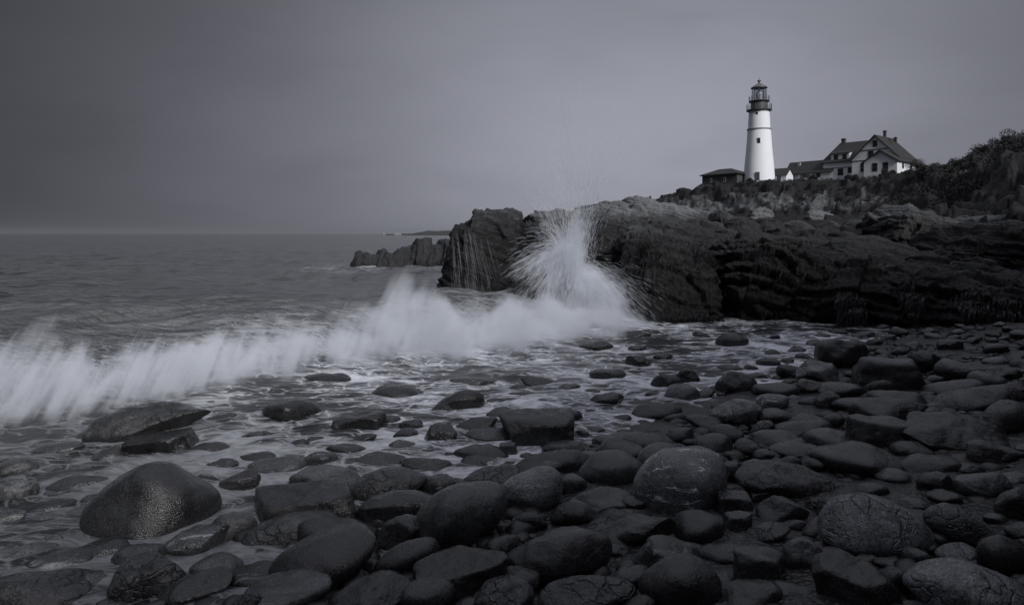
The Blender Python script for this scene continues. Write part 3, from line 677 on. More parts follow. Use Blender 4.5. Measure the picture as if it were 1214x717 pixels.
# fence along the brow
def fence():
    P = [(1104, 116), (1114, 114.5), (1124, 113), (1134, 111.5), (1144, 110), (1152, 108.5)]
    root = bpy.data.objects.new('fence', None); COL.objects.link(root)
    q = []
    for px, Y in P:
        x = (px-CX)*Y/F_PX; q.append(Vector((x, Y, BLUFF_Z(x, Y))))
    root.location = q[0]; tag(root, 'low post and rail fence along the brow beyond the keepers house', 'fence')
    for c in q:
        m = MB(); d = c-q[0]; m.box(d.x-.08, d.x+.08, d.y-.08, d.y+.08, d.z-.5, d.z+1.55); m.build('post', M_WOOD, root)
    for a, b in zip(q[:-1], q[1:]):
        for zz in (.5, .95, 1.4):
            m = MB(); m.bar(a-q[0]+Vector((0, -.1, zz)), b-q[0]+Vector((0, -.1, zz)), .06, 4); m.build('rail', M_WOOD, root)
fence()

# ================================================================ scrub on the bluff
M_LEAF = mat_plain('scrub_leaves', .018, .7, .5, .7)
M_TWIG = mat_plain('twig_bark', .03, .9)
def leaf_cloud(centers, radii, n_each, size, seed, squash=.8):
    r = np.random.default_rng(seed); V, Fc = [], []
    out = []
    for c, rad in zip(centers, radii):
        d = r.normal(size=(n_each, 3)); d /= np.linalg.norm(d, axis=1)[:, None]
        p = c+d*(rad*r.uniform(.25, 1.12, n_each)**.6)[:, None]*np.array([1, 1, squash])
        out.append(p)
    p = np.concatenate(out); n = len(p)
    a = r.normal(size=(n, 3)); a /= np.linalg.norm(a, axis=1)[:, None]
    b = np.cross(a, r.normal(size=(n, 3))); b /= np.linalg.norm(b, axis=1)[:, None]
    s = size*r.uniform(.5, 1.4, n)[:, None]
    V = np.stack([p-a*s, p+b*s*.55, p+a*s, p-b*s*.55], 1).reshape(-1, 3)
    return V, np.arange(4*n).reshape(-1, 4)
def bush(label, px, Y, w, h, seed):
    x = (px-CX)*Y/F_PX; z = BLUFF_Z(x, Y); r = np.random.default_rng(seed)
    root = bpy.data.objects.new('bush', None); COL.objects.link(root); root.location = (x, Y, z); tag(root, label, 'bush', 'bushes on the brow of the bluff')
    k = 9; c = np.stack([r.uniform(-w/2, w/2, k), r.uniform(-w/3, w/3, k), r.uniform(.15, .8, k)*h], 1)
    V, Fc = leaf_cloud(c, r.uniform(.22, .42, k)*h, 520, .085, seed); link('crown', np_mesh('crown', V, Fc, False), M_LEAF, root)
    m = MB()
    for q in c: m.bar((q[0]*.3, q[1]*.3, -.3), tuple(q), .05, 5)
    m.build('stem', M_TWIG, root)
for i, (lab, px, Y, w, h) in enumerate([('rounded dark bush hard against the end of the keepers house', 1088, 133, 3.4, 2.8), ('low spreading bush between the keepers house and the fence', 1100, 124, 2.6, 1.9),
        ('small bush poking up behind the middle of the fence', 1127, 119, 2.2, 2.2), ('bush at the far uphill end of the fence', 1156, 107, 2.6, 1.8), ('tall ragged bush on the skyline above the fence', 1172, 103, 3.0, 2.9),
        ('broad bush on the skyline beyond the tall ragged one', 1190, 98, 3.0, 2.0), ('highest bush at the very edge of the bluff skyline', 1207, 93, 3.2, 2.8), ('low bush crouched under the gable windows of the keepers house', 1010, 143, 2.6, 1.5),
        ('dark bush before the long low building', 962, 156, 2.4, 1.6), ('bush just uphill of the fence rails', 1164, 109, 2., 1.4), ('low bush beside the foot of the white tower', 889, 163, 2., 1.1), ('ragged low bush below the porch gable', 1052, 139, 2.8, 1.6)]):
    bush(lab, px, Y, w, h, 300+i)
def scrub():
    r = np.random.default_rng(5); n = 9000
    Y = r.uniform(60, 176, n); px = r.uniform(820, 1330, n); x = (px-CX)*Y/F_PX
    d, tt = brink(x, Y)
    prob = np.where(d > 0, (d < 8)*.6, (d > -13)*np.interp(tt, [0, 3, 5.5, 6.5, 15], [.28, .3, .5, .95, 1]))
    prob = np.where((tt < 5) & (d < -4.5), prob*.25, prob)
    hx = np.array([(900-CX)*170/F_PX, 170]); prob = np.where(np.hypot(x-hx[0], Y-hx[1]) < 5.5, 0, prob)
    k = r.uniform(size=n) < prob
    k &= ~((x > 44) & (x < 100) & (d > 4) & (Y > 128))
    x, Y = x[k], Y[k]; c = np.array([(a, b, BLUFF_Z(a, b)+.15) for a, b in zip(x, Y)])
    V, Fc = leaf_cloud(c, r.uniform(.3, .85, len(c)), 80, .105, 6, .75)
    tag(link('scrub', np_mesh('scrub', V, Fc, False), M_LEAF), kind='stuff')
scrub()

# ================================================================ stones of the beach
def ico(level):
    bm = bmesh.new(); bmesh.ops.create_icosphere(bm, subdivisions=level, radius=1)
    v = np.array([q.co[:] for q in bm.verts]); f = np.array([[w.index for w in q.verts] for q in bm.faces]); bm.free(); return v, f
ICO = {5: ico(5), 6: ico(6), 4: ico(4)}
MS = {k: mat_stone('beach_stone_'+k, k) for k in ('smooth', 'banded', 'veined', 'cracked')}

def stone_shape(dims, form, seed, level):
    """a water-worn stone: many soft planes round an egg, or fewer and harder ones for the angular sorts"""
    D, Fc = ICO[level]; r = np.random.default_rng(seed)
    n, p, jit = {'round': (34, 6, .05), 'flat': (28, 7, .06), 'dome': (40, 8, .03), 'angular': (13, 16, .14), 'block': (9, 18, .06), 'wedge': (16, 11, .12)}[form]
    nn = r.normal(size=(n, 3)); nn /= np.linalg.norm(nn, axis=1)[:, None]
    if form == 'block': nn = np.concatenate([np.array([(1, 0, 0), (-1, 0, 0), (0, 1, 0), (0, -1, 0), (0, 0, 1), (0, 0, -1)])+r.normal(size=(6, 3))*.12, nn]); 
    nn /= np.linalg.norm(nn, axis=1)[:, None]
    h = 1+r.normal(size=len(nn))*jit
    if form == 'block': h[:6] = .8+r.normal(size=6)*.05; h[6:] = 1.05
    if form == 'angular': h = .85+r.uniform(0, .3, len(nn))
    rad = (np.maximum(D@nn.T, 1e-4)/h[None])
    rad = (np.maximum(rad, 0)**p).sum(1)**(-1/p)
    rad = np.minimum(rad, 1.25)
    P = D*rad[:, None]
    lo, hi = P.min(0), P.max(0); P = (P-(lo+hi)/2)/((hi-lo)/2)
    if form == 'wedge': P[:, 2] *= 1-.35*P[:, 0]*np.sign(r.uniform(-1, 1)+.0001); P[:, 1] *= 1-.2*P[:, 0]
    P = P*np.array(dims)/2
    m = float(min(dims)); L = P+seed*3.1
    d = .05*m*fbm(L/m*1.3, 2, seed)+(.010 if form in ('round', 'flat', 'dome') else .02)*m*fbm(L/m*4.5, 3, seed+3)
    P = P+D*d[:, None]
    return P, Fc

STONES = []
def stone(px, py, w, h, tilt=0, form='round', style='smooth', shade=.035, land=None, desc=None, sink=.14, seed=None):
    """px, py, w, h: how it shows in the photograph; its place on the sloping beach and its real size follow"""
    seed = seed if seed is not None else len(STONES)+1
    r = np.random.default_rng(1000+seed)
    dx, dz = (px-CX)/F_PX, (HY-py)/F_PX
    # walk down the sight line to where the stone's middle sits on the beach
    if form == 'dome': py, h, sink = py+h*.27, h*1.5, .42
    dz = (HY-py)/F_PX
    w, h = w*1.03, h*1.05; Y = 3.0
    for _ in range(40):
        gz = max(float(z_beach(np.array([dx*Y]), np.array([Y]))[0]), -.05)
        Hh = h*Y/F_PX*.75
        zc = gz+Hh*(.5-sink)
        Y = .5*Y+.5*(CAM_Z-zc)/max(1e-3, (py-HY)/F_PX)
    W = w*Y/F_PX; Hs = h*Y/F_PX; el = math.atan2(CAM_Z-zc, Y*math.hypot(1, dx))
    ratio = {'round': .74, 'flat': .7, 'dome': .85, 'angular': .7, 'block': .66, 'wedge': .6}[form]
    Dp = min(W*ratio, .92*Hs/math.sin(el)*.9)
    hh = math.sqrt(max((Hs/2)**2-(Dp/2*math.sin(el))**2, (.17*W)**2))/math.cos(el)*2
    hh = min(hh, W*1.0)
    level = 6 if w > 80 else 5 if w > 22 else 4
    P, Fc = stone_shape((W*1.03, Dp, hh), form, seed, level)
    c, s = math.cos(math.radians(tilt)), math.sin(math.radians(tilt))
    P = np.stack([c*P[:, 0]-s*P[:, 2], P[:, 1], s*P[:, 0]+c*P[:, 2]], 1)
    yaw = -math.atan2(dx, 1)*.6
    o = link('boulder' if w >= 60 else 'cobble', np_mesh('stone', P, Fc), MS[style], None, (dx*Y, Y, zc))
    o.rotation_euler.z = yaw; sh = (.66 if shade < .055 else 1.)*shade*r.uniform(.6, 1.5); o.color = (sh*.97, sh, sh*1.06, 1)
    STONES.append(dict(o=o, px=px, py=py, w=w, h=h, form=form, style=style, shade=sh, land=land, desc=desc, W=W, pos=(dx*Y, Y)))
    return o

S = stone
# those one can name --------------------------------------------------------------------------------------------------
S(182, 590, 140, 80, 2, 'dome', 'smooth', .034, 'the great dome', 'largest smooth domed boulder with a wet gleam, standing in the swash', .4, 11)
S(178, 503, 130, 46, 13, 'wedge', 'cracked', .03, 'the long wedge boulder', 'long wedge boulder with pale cracked back at the foot of the wave')
S(188, 529, 80, 28, 3, 'block', 'smooth', .02, 'the squared weedy block', 'squared dark block with weedy front between wedge boulder and great dome')
S(346, 487, 64, 28, 0, 'dome', 'smooth', .03, 'the half-round stone', 'half-round dark stone standing clear in foam under the wave')
S(426, 502, 57, 23, 4, 'block', 'smooth', .028, 'the brick-shaped block', 'brick-shaped black block with foam pouring past both ends')
S(473, 468, 64, 15, 0, 'flat', 'smooth', .03, 'the low whaleback', 'low whaleback stone awash just below the white wave')
S(538, 480, 70, 27, 16, 'wedge', 'smooth', .032, 'the tilted loaf', 'loaf-shaped stone tilted up from the foam below the wave')
S(522, 516, 40, 30, 12, 'angular', 'smooth', .04, 'the pointed grey stone', 'pointed angular grey stone edged by smooth pale water')
S(637, 512, 86, 45, 2, 'block', 'smooth', .045, 'the big square-ended boulder', 'big square-ended boulder at the edge of the foam, water behind it')
S(361, 601, 120, 45, 2, 'block', 'banded', .04, 'the white-banded slab', 'flat slab with a white band along its front edge')
S(460, 576, 86, 42, 6, 'round', 'cracked', .05, 'the wrinkled stone', 'wrinkled rough-skinned stone with damp gloss at the water edge')
S(473, 602, 92, 48, 12, 'flat', 'smooth', .03, 'the dark flat loaf', 'dark flat loaf touching the lower side of the wrinkled stone')
S(541, 614, 120, 76, 22, 'round', 'smooth', .04, 'the great speckled egg', 'great speckled egg-shaped boulder leaning up from the lower middle')
S(382, 664, 128, 66, 20, 'round', 'smooth', .026, 'the smooth leaning boulder', 'smooth leaning boulder with a blunt dark end, below the white-banded slab')
S(546, 684, 110, 54, 8, 'block', 'smooth', .022, 'the notched block', 'notched dark block in front of the great speckled egg')
S(484, 663, 74, 44, 20, 'round', 'smooth', .03, 'the dimpled stone', 'dimpled stone wedged between leaning boulder and great speckled egg')
S(630, 584, 78, 54, 18, 'round', 'banded', .075, 'the pale striped egg', 'pale egg-shaped stone with faint vertical stripes')
S(806, 575, 110, 78, 14, 'round', 'veined', .075, 'the white-veined boulder', 'big rounded boulder raked with white parallel veins')
S(792, 596, 40, 30, 10, 'round', 'cracked', .035, None, 'knobbly lump bulging from under the white-veined boulder')
S(724, 556, 76, 44, 8, 'round', 'smooth', .045, 'the smooth grey loaf', 'smooth grey loaf behind the tilted slab and beside the white-veined boulder')
S(662, 655, 120, 64, 6, 'flat', 'smooth', .024, 'the broad flat-topped boulder', 'broad flat-topped dark boulder with a fine light rim')
S(684, 609, 60, 33, 3, 'flat', 'veined', .04, 'the ringed oval stone', 'oval stone with thin pale rings at its end')
S(758, 632, 84, 34, 12, 'wedge', 'smooth', .035, 'the tapering bar', 'tapering bar of dark stone below the white-veined boulder')
S(829, 627, 57, 40, 14, 'round', 'smooth', .03, 'the plump dark cobble', 'plump dark cobble below the shadowed side of the white-veined boulder')
S(789, 660, 78, 44, 0, 'angular', 'veined', .032, 'the scratched stone', 'scratched stone with one short bright vein on its face')
S(806, 693, 92, 62, 4, 'round', 'smooth', .026, 'the stout lower boulder', 'stout plain boulder at the lower edge below the scratched stone')
S(940, 574, 118, 36, -8, 'wedge', 'cracked', .04, 'the long wedge slab', 'long narrow slab with a pale ragged top edge and black overhung side')
S(1041, 625, 122, 72, -6, 'round', 'cracked', .06, 'the crackled boulder', 'large boulder with a crackled pale top like broken glaze')
S(1145, 700, 124, 70, 4, 'round', 'cracked', .06, 'the rough corner boulder', 'rough pitted grey boulder filling the lower corner')
S(1012, 695, 96, 62, -10, 'angular', 'banded', .026, 'the dark layered boulder', 'dark layered boulder in front of the crackled one')
S(1138, 620, 76, 46, -6, 'round', 'cracked', .05, 'the pale-faced boulder', 'boulder with a pale round face on its bank side')
S(1140, 661, 52, 30, -4, 'round', 'cracked', .045, None, 'rough oval cobble perched between pale-faced and rough corner boulders')
S(998, 423, 58, 44, 0, 'angular', 'smooth', .03, 'the pyramid rock', 'pyramid-shaped dark rock, tallest on the far side of the cobble bank')
S(970, 444, 44, 30, -6, 'angular', 'banded', .06, 'the pale pointed stone', 'pale pointed stone leaning against the foot of the pyramid rock')
S(1056, 448, 76, 44, 0, 'block', 'smooth', .026, 'the cube block', 'large cube-like block with a square edge above the cobbles')
S(1065, 475, 62, 26, -10, 'round', 'smooth', .04, 'the smooth hump', 'smooth humped stone just below the cube block')
S(1053, 492, 84, 38, 18, 'wedge', 'banded', .025, 'the sharp wedge', 'sharp dark wedge with a sheer pointed end')
S(1045, 518, 72, 40, -4, 'block', 'smooth', .036, 'the flat-sided block', 'flat-sided block with a flush grey face below the sharp wedge')
S(1018, 546, 104, 40, -4, 'round', 'smooth', .026, 'the broad sloping boulder', 'broad sloping dark boulder above the long wedge slab')
S(1138, 441, 52, 26, -6, 'round', 'veined', .035, 'the white-blotched stone', 'dark stone marked with a small white blotch')
S(1132, 516, 110, 50, -8, 'angular', 'banded', .022, 'the layered heap', 'large irregular layered rock in the darkest part of the beach')
S(872, 491, 58, 36, 4, 'angular', 'cracked', .08, 'the rough pale stone', 'rough pale textured stone at the edge of the foam')
S(808, 468, 40, 25, 2, 'round', 'smooth', .07, 'the pale round cobble', 'pale round cobble in the foam, below the black pair')
S(813, 449, 30, 24, 6, 'angular', 'smooth', .018, None, 'upper black stone of a pair set in the foam')
S(790, 453, 34, 20, 8, 'round', 'smooth', .018, 'the black pair', 'lower smooth black stone of a pair set in the foam')
S(778, 488, 58, 23, 3, 'round', 'smooth', .02, 'the black rounded stone', 'long rounded jet black stone on the wet edge')
S(874, 457, 46, 32, -4, 'angular', 'smooth', .03, 'the faceted dark stone', 'faceted dark stone standing where cobbles meet foam')
S(845, 528, 42, 27, 0, 'round', 'smooth', .035, 'the ball stone', 'ball-shaped stone above the white-veined boulder')
S(920, 464, 52, 22, -3, 'flat', 'smooth', .05, 'the smooth oval', 'smooth grey oval, widest in the middle of the cobble bank')
S(916, 478, 38, 24, 10, 'round', 'veined', .07, None, 'small stone webbed with white lines below the smooth oval')
S(752, 399, 38, 9, 0, 'flat', 'smooth', .018, 'the awash black stone', 'flat black stone awash at the foot of the spray')
S(388, 452, 54, 11, 3, 'flat', 'smooth', .016, 'the low black back', 'low black rock back showing at the lower fringe of the wave')
# the rest, as they lie ----------------------------------------------------------------------------------------------
FILL = [(92, 576, 62, 14), (58, 603, 52, 13), (118, 655, 64, 18), (330, 556, 74, 15), (305, 545, 50, 12), (70, 668, 70, 20), (205, 620, 40, 16), (300, 520, 44, 12), (180, 556, 40, 10), (410, 535, 46, 13), (480, 530, 40, 12), (640, 455, 44, 11), (560, 455, 50, 12), (620, 470, 36, 11), (20, 700, 70, 30), (245, 481, 28, 9), (112, 516, 40, 17), (130, 541, 40, 20), (253, 533, 50, 18), (70, 533, 54, 15), (18, 556, 46, 24), (8, 537, 16, 8), (262, 497, 34, 14), (255, 556, 50, 13), (285, 574, 44, 26),
 (18, 582, 44, 28), (45, 622, 50, 14), (228, 645, 78, 36), (163, 662, 58, 36), (180, 690, 86, 54), (228, 698, 86, 38), (276, 630, 52, 44), (30, 660, 62, 20), (95, 612, 60, 12), (60, 700, 124, 40), (110, 692, 50, 28), (303, 682, 62, 30), (20, 640, 40, 14), (130, 630, 40, 10), (300, 640, 44, 24),
 (595, 493, 36, 18), (560, 507, 58, 20), (585, 518, 62, 18), (375, 524, 28, 13), (452, 548, 56, 24), (505, 555, 58, 22), (572, 539, 66, 24), (568, 547, 46, 20), (388, 568, 84, 24), (580, 572, 84, 30), (405, 612, 44, 20), (412, 623, 34, 11), (345, 629, 104, 34), (400, 637, 100, 28), (455, 618, 28, 22), (477, 631, 62, 44),
 (440, 706, 90, 40), (508, 706, 62, 40), (596, 708, 70, 40), (340, 703, 100, 40), (450, 686, 46, 15), (592, 652, 40, 28), (655, 553, 90, 20), (678, 578, 34, 30), (782, 546, 54, 38), (628, 617, 40, 23), (712, 594, 72, 34), (745, 617, 52, 22),
 (870, 600, 38, 28), (875, 621, 32, 24), (872, 638, 26, 12), (852, 548, 26, 18), (868, 560, 30, 24), (862, 659, 66, 22), (896, 676, 50, 44), (695, 704, 110, 36), (615, 690, 50, 30), (607, 645, 22, 30), (884, 708, 80, 30),
 (926, 605, 54, 34), (1100, 553, 68, 21), (1110, 575, 42, 32), (1165, 579, 58, 36), (952, 662, 48, 50), (905, 672, 46, 44), (1082, 600, 36, 18), (932, 702, 44, 24), (958, 706, 40, 20), (1190, 662, 54, 60), (1205, 600, 44, 40), (1066, 690, 34, 34), (1200, 570, 44, 22), (1085, 660, 30, 22),
 (678, 497, 26, 20), (757, 479, 28, 9), (719, 476, 40, 19), (800, 496, 26, 14), (734, 498, 28, 12), (742, 506, 14, 7), (690, 516, 17, 12), (708, 412, 40, 11), (755, 414, 22, 10), (832, 399, 20, 12), (828, 410, 20, 10), (868, 405, 38, 20), (848, 462, 20, 10), (831, 456, 16, 8), (835, 501, 42, 17), (730, 523, 54, 21), (772, 525, 62, 20), (734, 536, 60, 30), (668, 531, 50, 19), (690, 543, 42, 13), (602, 536, 22, 20), (720, 445, 42, 14), (672, 462, 32, 13), (860, 514, 40, 22), (886, 532, 30, 22), (700, 466, 26, 9), (640, 478, 30, 10),
 (938, 441, 32, 17), (960, 461, 38, 22), (998, 463, 50, 21), (1038, 457, 36, 21), (1098, 431, 38, 28), (960, 478, 26, 14), (982, 477, 32, 26), (1012, 482, 46, 20), (1024, 489, 32, 18), (920, 495, 40, 20), (957, 499, 44, 15), (988, 499, 26, 16), (950, 510, 64, 13), (985, 522, 58, 24), (920, 521, 54, 17), (945, 536, 62, 16), (907, 541, 24, 16), (1155, 475, 94, 26), (1130, 462, 62, 18), (1192, 500, 46, 48), (898, 448, 22, 12), (905, 508, 28, 18), (1170, 452, 40, 20), (1200, 465, 40, 24), (1180, 540, 60, 30), (1120, 590, 36, 18), (895, 556, 34, 22), (905, 590, 26, 18), (885, 585, 24, 16), (970, 600, 28, 20), (990, 660, 34, 22), (1100, 680, 34, 24), (1080, 535, 44, 22), (1090, 500, 30, 18)]
rr_ = np.random.default_rng(77)
def auto(px, py, w, h):
    wl = w/h
    form = 'flat' if wl > 2.3 else rr_.choice(['round', 'round', 'wedge', 'angular']) if wl > 1.5 else rr_.choice(['round', 'round', 'angular', 'block'])
    style = rr_.choice(['smooth', 'smooth', 'smooth', 'banded', 'veined', 'cracked'])
    S(px, py, w, h, rr_.uniform(-6, 16), str(form), str(style), rr_.uniform(.022, .05) if style != 'smooth' else rr_.uniform(.018, .048))
for q in FILL: auto(*q)
# between them, wherever the bank shows a gap
def blocked(px, py, w, h, k=.62):
    return any(((px-q['px'])/((w+q['w'])/2))**2+((py-q['py'])/((h+q['h'])/2))**2 < k for q in STONES)
n_try = 0
while len(STONES) < 345 and n_try < 12000:
    n_try += 1
    px, py = rr_.uniform(-10, 1225), 384+340*rr_.uniform()**.85
    Y = (CAM_Z-.2)*F_PX/(py-HY); s = float(shore(np.array([(px-CX)*Y/F_PX]), np.array([Y]))[0])
    if s < -1.2 or (s < .3 and rr_.uniform() > .12): continue
    W = rr_.uniform(.2, .46) if n_try < 4000 else rr_.uniform(.13, .28)
    w = W*F_PX/Y; h = w*rr_.uniform(.42, .66)
    if w < 11: continue
    if not blocked(px, py, w, h): auto(px, py, w, h)

# the wash piles up white round whatever stands in it
def wash():
    me = bpy.data.objects['sea'].data; v = np.empty(len(me.vertices)*3, np.float32); me.vertices.foreach_get('co', v); v = v.reshape(-1, 3)
    a = np.zeros(len(v)); near = np.nonzero((np.abs(v[:, 0]) < 14) & (v[:, 1] < 20))[0]; q = v[near]
    for st in STONES:
        if shore(*st['pos']) > 1.8: continue
        d = np.hypot((q[:, 0]-st['pos'][0])/(st['W']*.5+.16), (q[:, 1]-st['pos'][1]+.04)/(st['W']*.36+.14))
        a[near] = np.maximum(a[near], sstep(1.35, .8, d))
    set_attr(me, 'stone', a)
wash()

for k_ in range(900):                                   # the bank goes on beyond the edge of the picture
    if len(STONES) >= 384: break
    px, py = rr_.uniform(1215, 1560), rr_.uniform(400, 700); w = rr_.uniform(.25, .6)*(py-HY)/(CAM_Z-.4)*.8; h = w*rr_.uniform(.42, .66)
    if not blocked(px, py, w, h): auto(px, py, w, h)

# say which stone is which
def say_which():
    lands = [q for q in STONES if q['land']]; used = set(q['desc'] for q in STONES if q['desc'])
    sized = sorted(q['W'] for q in STONES)
    lo, hi = sized[len(sized)//3], sized[2*len(sized)//3]
    surf = {'smooth': 'smooth', 'banded': 'streaky', 'veined': 'white-veined', 'cracked': 'rough'}
    shp = {'round': 'rounded', 'flat': 'flattish', 'dome': 'domed', 'angular': 'angular', 'block': 'blocky', 'wedge': 'tapering'}
    for q in STONES:
        o = q['o']
        if q['desc'] is None:
            ref = sorted(lands, key=lambda l: math.hypot(l['px']-q['px'], 1.6*(l['py']-q['py'])))
            size = 'small' if q['W'] < lo else 'mid-sized' if q['W'] < hi else 'large'
            tone = 'black' if q['shade'] < .026 else 'dark grey' if q['shade'] < .038 else 'grey'
            s = float(shore(np.array([q['pos'][0]]), np.array([q['pos'][1]]))[0])
            noun = 'boulder' if q['w'] >= 60 else 'cobble'
            done = False
            for l in ref[:6]:
                dx, dy = q['px']-l['px'], q['py']-l['py']
                where = ('behind' if dy < 0 else 'in front of') if abs(dy)*1.6 > abs(dx) else ('to seaward of' if dx < 0 else 'up the bank from')
                for form in ('{size} {tone} {shape} {noun} {where} {land}', '{size} {tone} {surf} {shape} {noun} {where} {land}'):
                    t = form.format(size=size, tone=tone, surf=surf[q['style']], shape=shp[q['form']], noun=noun, where=where, land=l['land'])
                    if t not in used: done = True; break
                if done: break
            if not done:
                for k in ('second', 'third', 'fourth', 'fifth', 'sixth'):
                    t = f"{k} {size} {tone} {shp[q['form']]} {noun} {where} {l['land']}"
                    if t not in used: break
            q['desc'] = t; used.add(t)
        tag(o, q['desc'], 'boulder' if q['w'] >= 60 else 'cobble', 'boulders and cobbles on the beach')
say_which()

# small shingle between the stones
def shingle():
    r = np.random.default_rng(12); base, F0 = ico(2)
    n = 26000; x = r.uniform(-4, 16, n); y = r.uniform(2.3, 17.5, n); s = shore(x, y)
    k = (s > .1) & (np.abs(x/y) < 1.5) & (r.uniform(size=n) < np.clip(9/y**1.1, .1, 1)); x, y = x[k], y[k]; n = len(x)
    z = z_beach(x, y); sc = np.where(r.uniform(size=n) < .2, r.uniform(.06, .12, n), r.uniform(.02, .06, n))
    rot = r.uniform(0, 6.28, n); V = base[None]*sc[:, None, None]*np.stack([r.uniform(.9, 1.5, n), r.uniform(.75, 1.1, n), r.uniform(.4, .75, n)], 1)[:, None, :]*(1+.05*r.normal(size=(n, len(base), 1)))
    c, si = np.cos(rot)[:, None], np.sin(rot)[:, None]
    V = np.stack([c*V[..., 0]-si*V[..., 1], si*V[..., 0]+c*V[..., 1], V[..., 2]], -1)+np.stack([x, y, z-.005], 1)[:, None]
    Fc = (F0[None]+(np.arange(n)*len(base))[:, None, None]).reshape(-1, 3)
    tag(link('shingle', np_mesh('shingle', V.reshape(-1, 3), Fc), mat_plain('shingle_stone', .013, .45, .55, 6., .01)), kind='stuff')
shingle()

# ================================================================ breaking wave, spray, falling water
M_SPRAY = mat_spray()
def strands(name, pts, rad, mat, parent=None):
    """pts: n x k x 3 threads of flying water, rad: n x k"""
    n, k, _ = pts.shape
    cv = bpy.data.hair_curves.new(name); cv.add_curves([k]*n)
    cv.points.foreach_set('position', pts.astype(np.float32).ravel())
    a = cv.attributes.get('radius') or cv.attributes.new('radius', 'FLOAT', 'POINT'); a.data.foreach_set('value', rad.astype(np.float32).ravel())
    cv.materials.append(mat)
    o = bpy.data.objects.new(name, cv); COL.objects.link(o)
    if parent is not None: o.parent = parent
    return o

T_ = np.array([-4.5, 0, 1.0, 2.5, 4.3, 5.6, 6.6, 7.2, 8.2, 9.5, 11, 12.5, 13.6, 14.6, 15.4])
H_ = np.array([.95, 1.0, 1.0, .9, 1.05, .95, 1.25, 1.45, 1.25, 1.0, .88, .82, .65, .35, .12])
W_ORG = SH0+SHN*-5.6
def mist_mat(name, dens, local_height):
    """airborne foam: dense along the roller, ragged and thinner toward its edges"""
    t = NT(name); co = t.n('TexCoord').outputs['Object']; xyz = t.n('SeparateXYZ', None, _0=co)
    x, y, z = xyz.outputs
    hn = t.n('FloatCurve', None, Value=t.ramp(x, -4.5, 15.4)); 
    hn = t.n('FloatCurve')
    mr = t.n('MapRange', None, Value=x, From_Min=-4.5, From_Max=15.4); t.set(hn.inputs['Value'], mr.outputs[0])
    cu = hn.mapping.curves[0]
    for i, (a, b) in enumerate(zip((T_+4.5)/19.9, H_/2)):
        if i < 1: cu.points[0].location = (a, b)
        elif i == len(T_)-1: cu.points[-1].location = (a, b)
        else: cu.points.new(a, b)
    hn.mapping.update()
    low = t.noise(t.mapping(co, scale=(1., .5, .25)), 1.1, 3, .55)
    H = t.math('MULTIPLY', t.math('MULTIPLY', hn.outputs[0], 2.), t.ramp(low, .3, .7, .5, 1.25))
    sh = t.n('CombineXYZ', None, _0=t.math('MULTIPLY_ADD', z, -.5, t.math('MULTIPLY_ADD', y, -.35, x)), _1=t.math('MULTIPLY', y, .22), _2=t.math('MULTIPLY', z, .14))
    st = t.noise(sh, 5.2, 4, .6, .25)
    lump = t.noise(t.mapping(co, scale=(.75, .9, .8)), 1.2, 3, .5)
    zq = t.math('DIVIDE', z, H)
    yc = t.math('ADD', y, t.math('MULTIPLY_ADD', z, -.35, .12))
    W = t.math('MULTIPLY', t.ramp(lump, .3, .7, .6, 1.35), t.ramp(x, 5.5, 8.5, 1., 1.4))
    yc = t.math('ADD', yc, t.ramp(x, 5.5, 8.5, 0., .5))
    yq = t.math('DIVIDE', yc, W)
    r2 = t.math('ADD', t.math('POWER', t.math('MAXIMUM', zq, 0.), 2.), t.math('POWER', t.math('ABSOLUTE', yq), 2.))
    q = t.math('SUBTRACT', 1., r2)
    soft = t.noise(t.mapping(sh, scale=(.42, .9, .9)), 5.2, 3, .5)
    q = t.math('ADD', q, t.math('MULTIPLY_ADD', soft, 1.5, -.75))
    q = t.math('ADD', q, t.math('MULTIPLY_ADD', st, .5, -.25))
    d = t.math('MULTIPLY', t.ramp(q, .0, 1.15), t.math('MULTIPLY', t.ramp(st, .35, .65, .15, 1.8), t.ramp(lump, .3, .7, .55, 1.35)))
    d = t.math('MULTIPLY', d, t.math('MULTIPLY', t.ramp(x, 15.2, 11.5), t.ramp(x, -1., 7., .4, 1.2)))
    v = t.n('VolumePrincipled', None, Color=g(.955), Density=t.math('MULTIPLY', d, dens), Anisotropy=0.)
    t.t.links.new(v.outputs[0], t.out.inputs['Volume']); return t.m

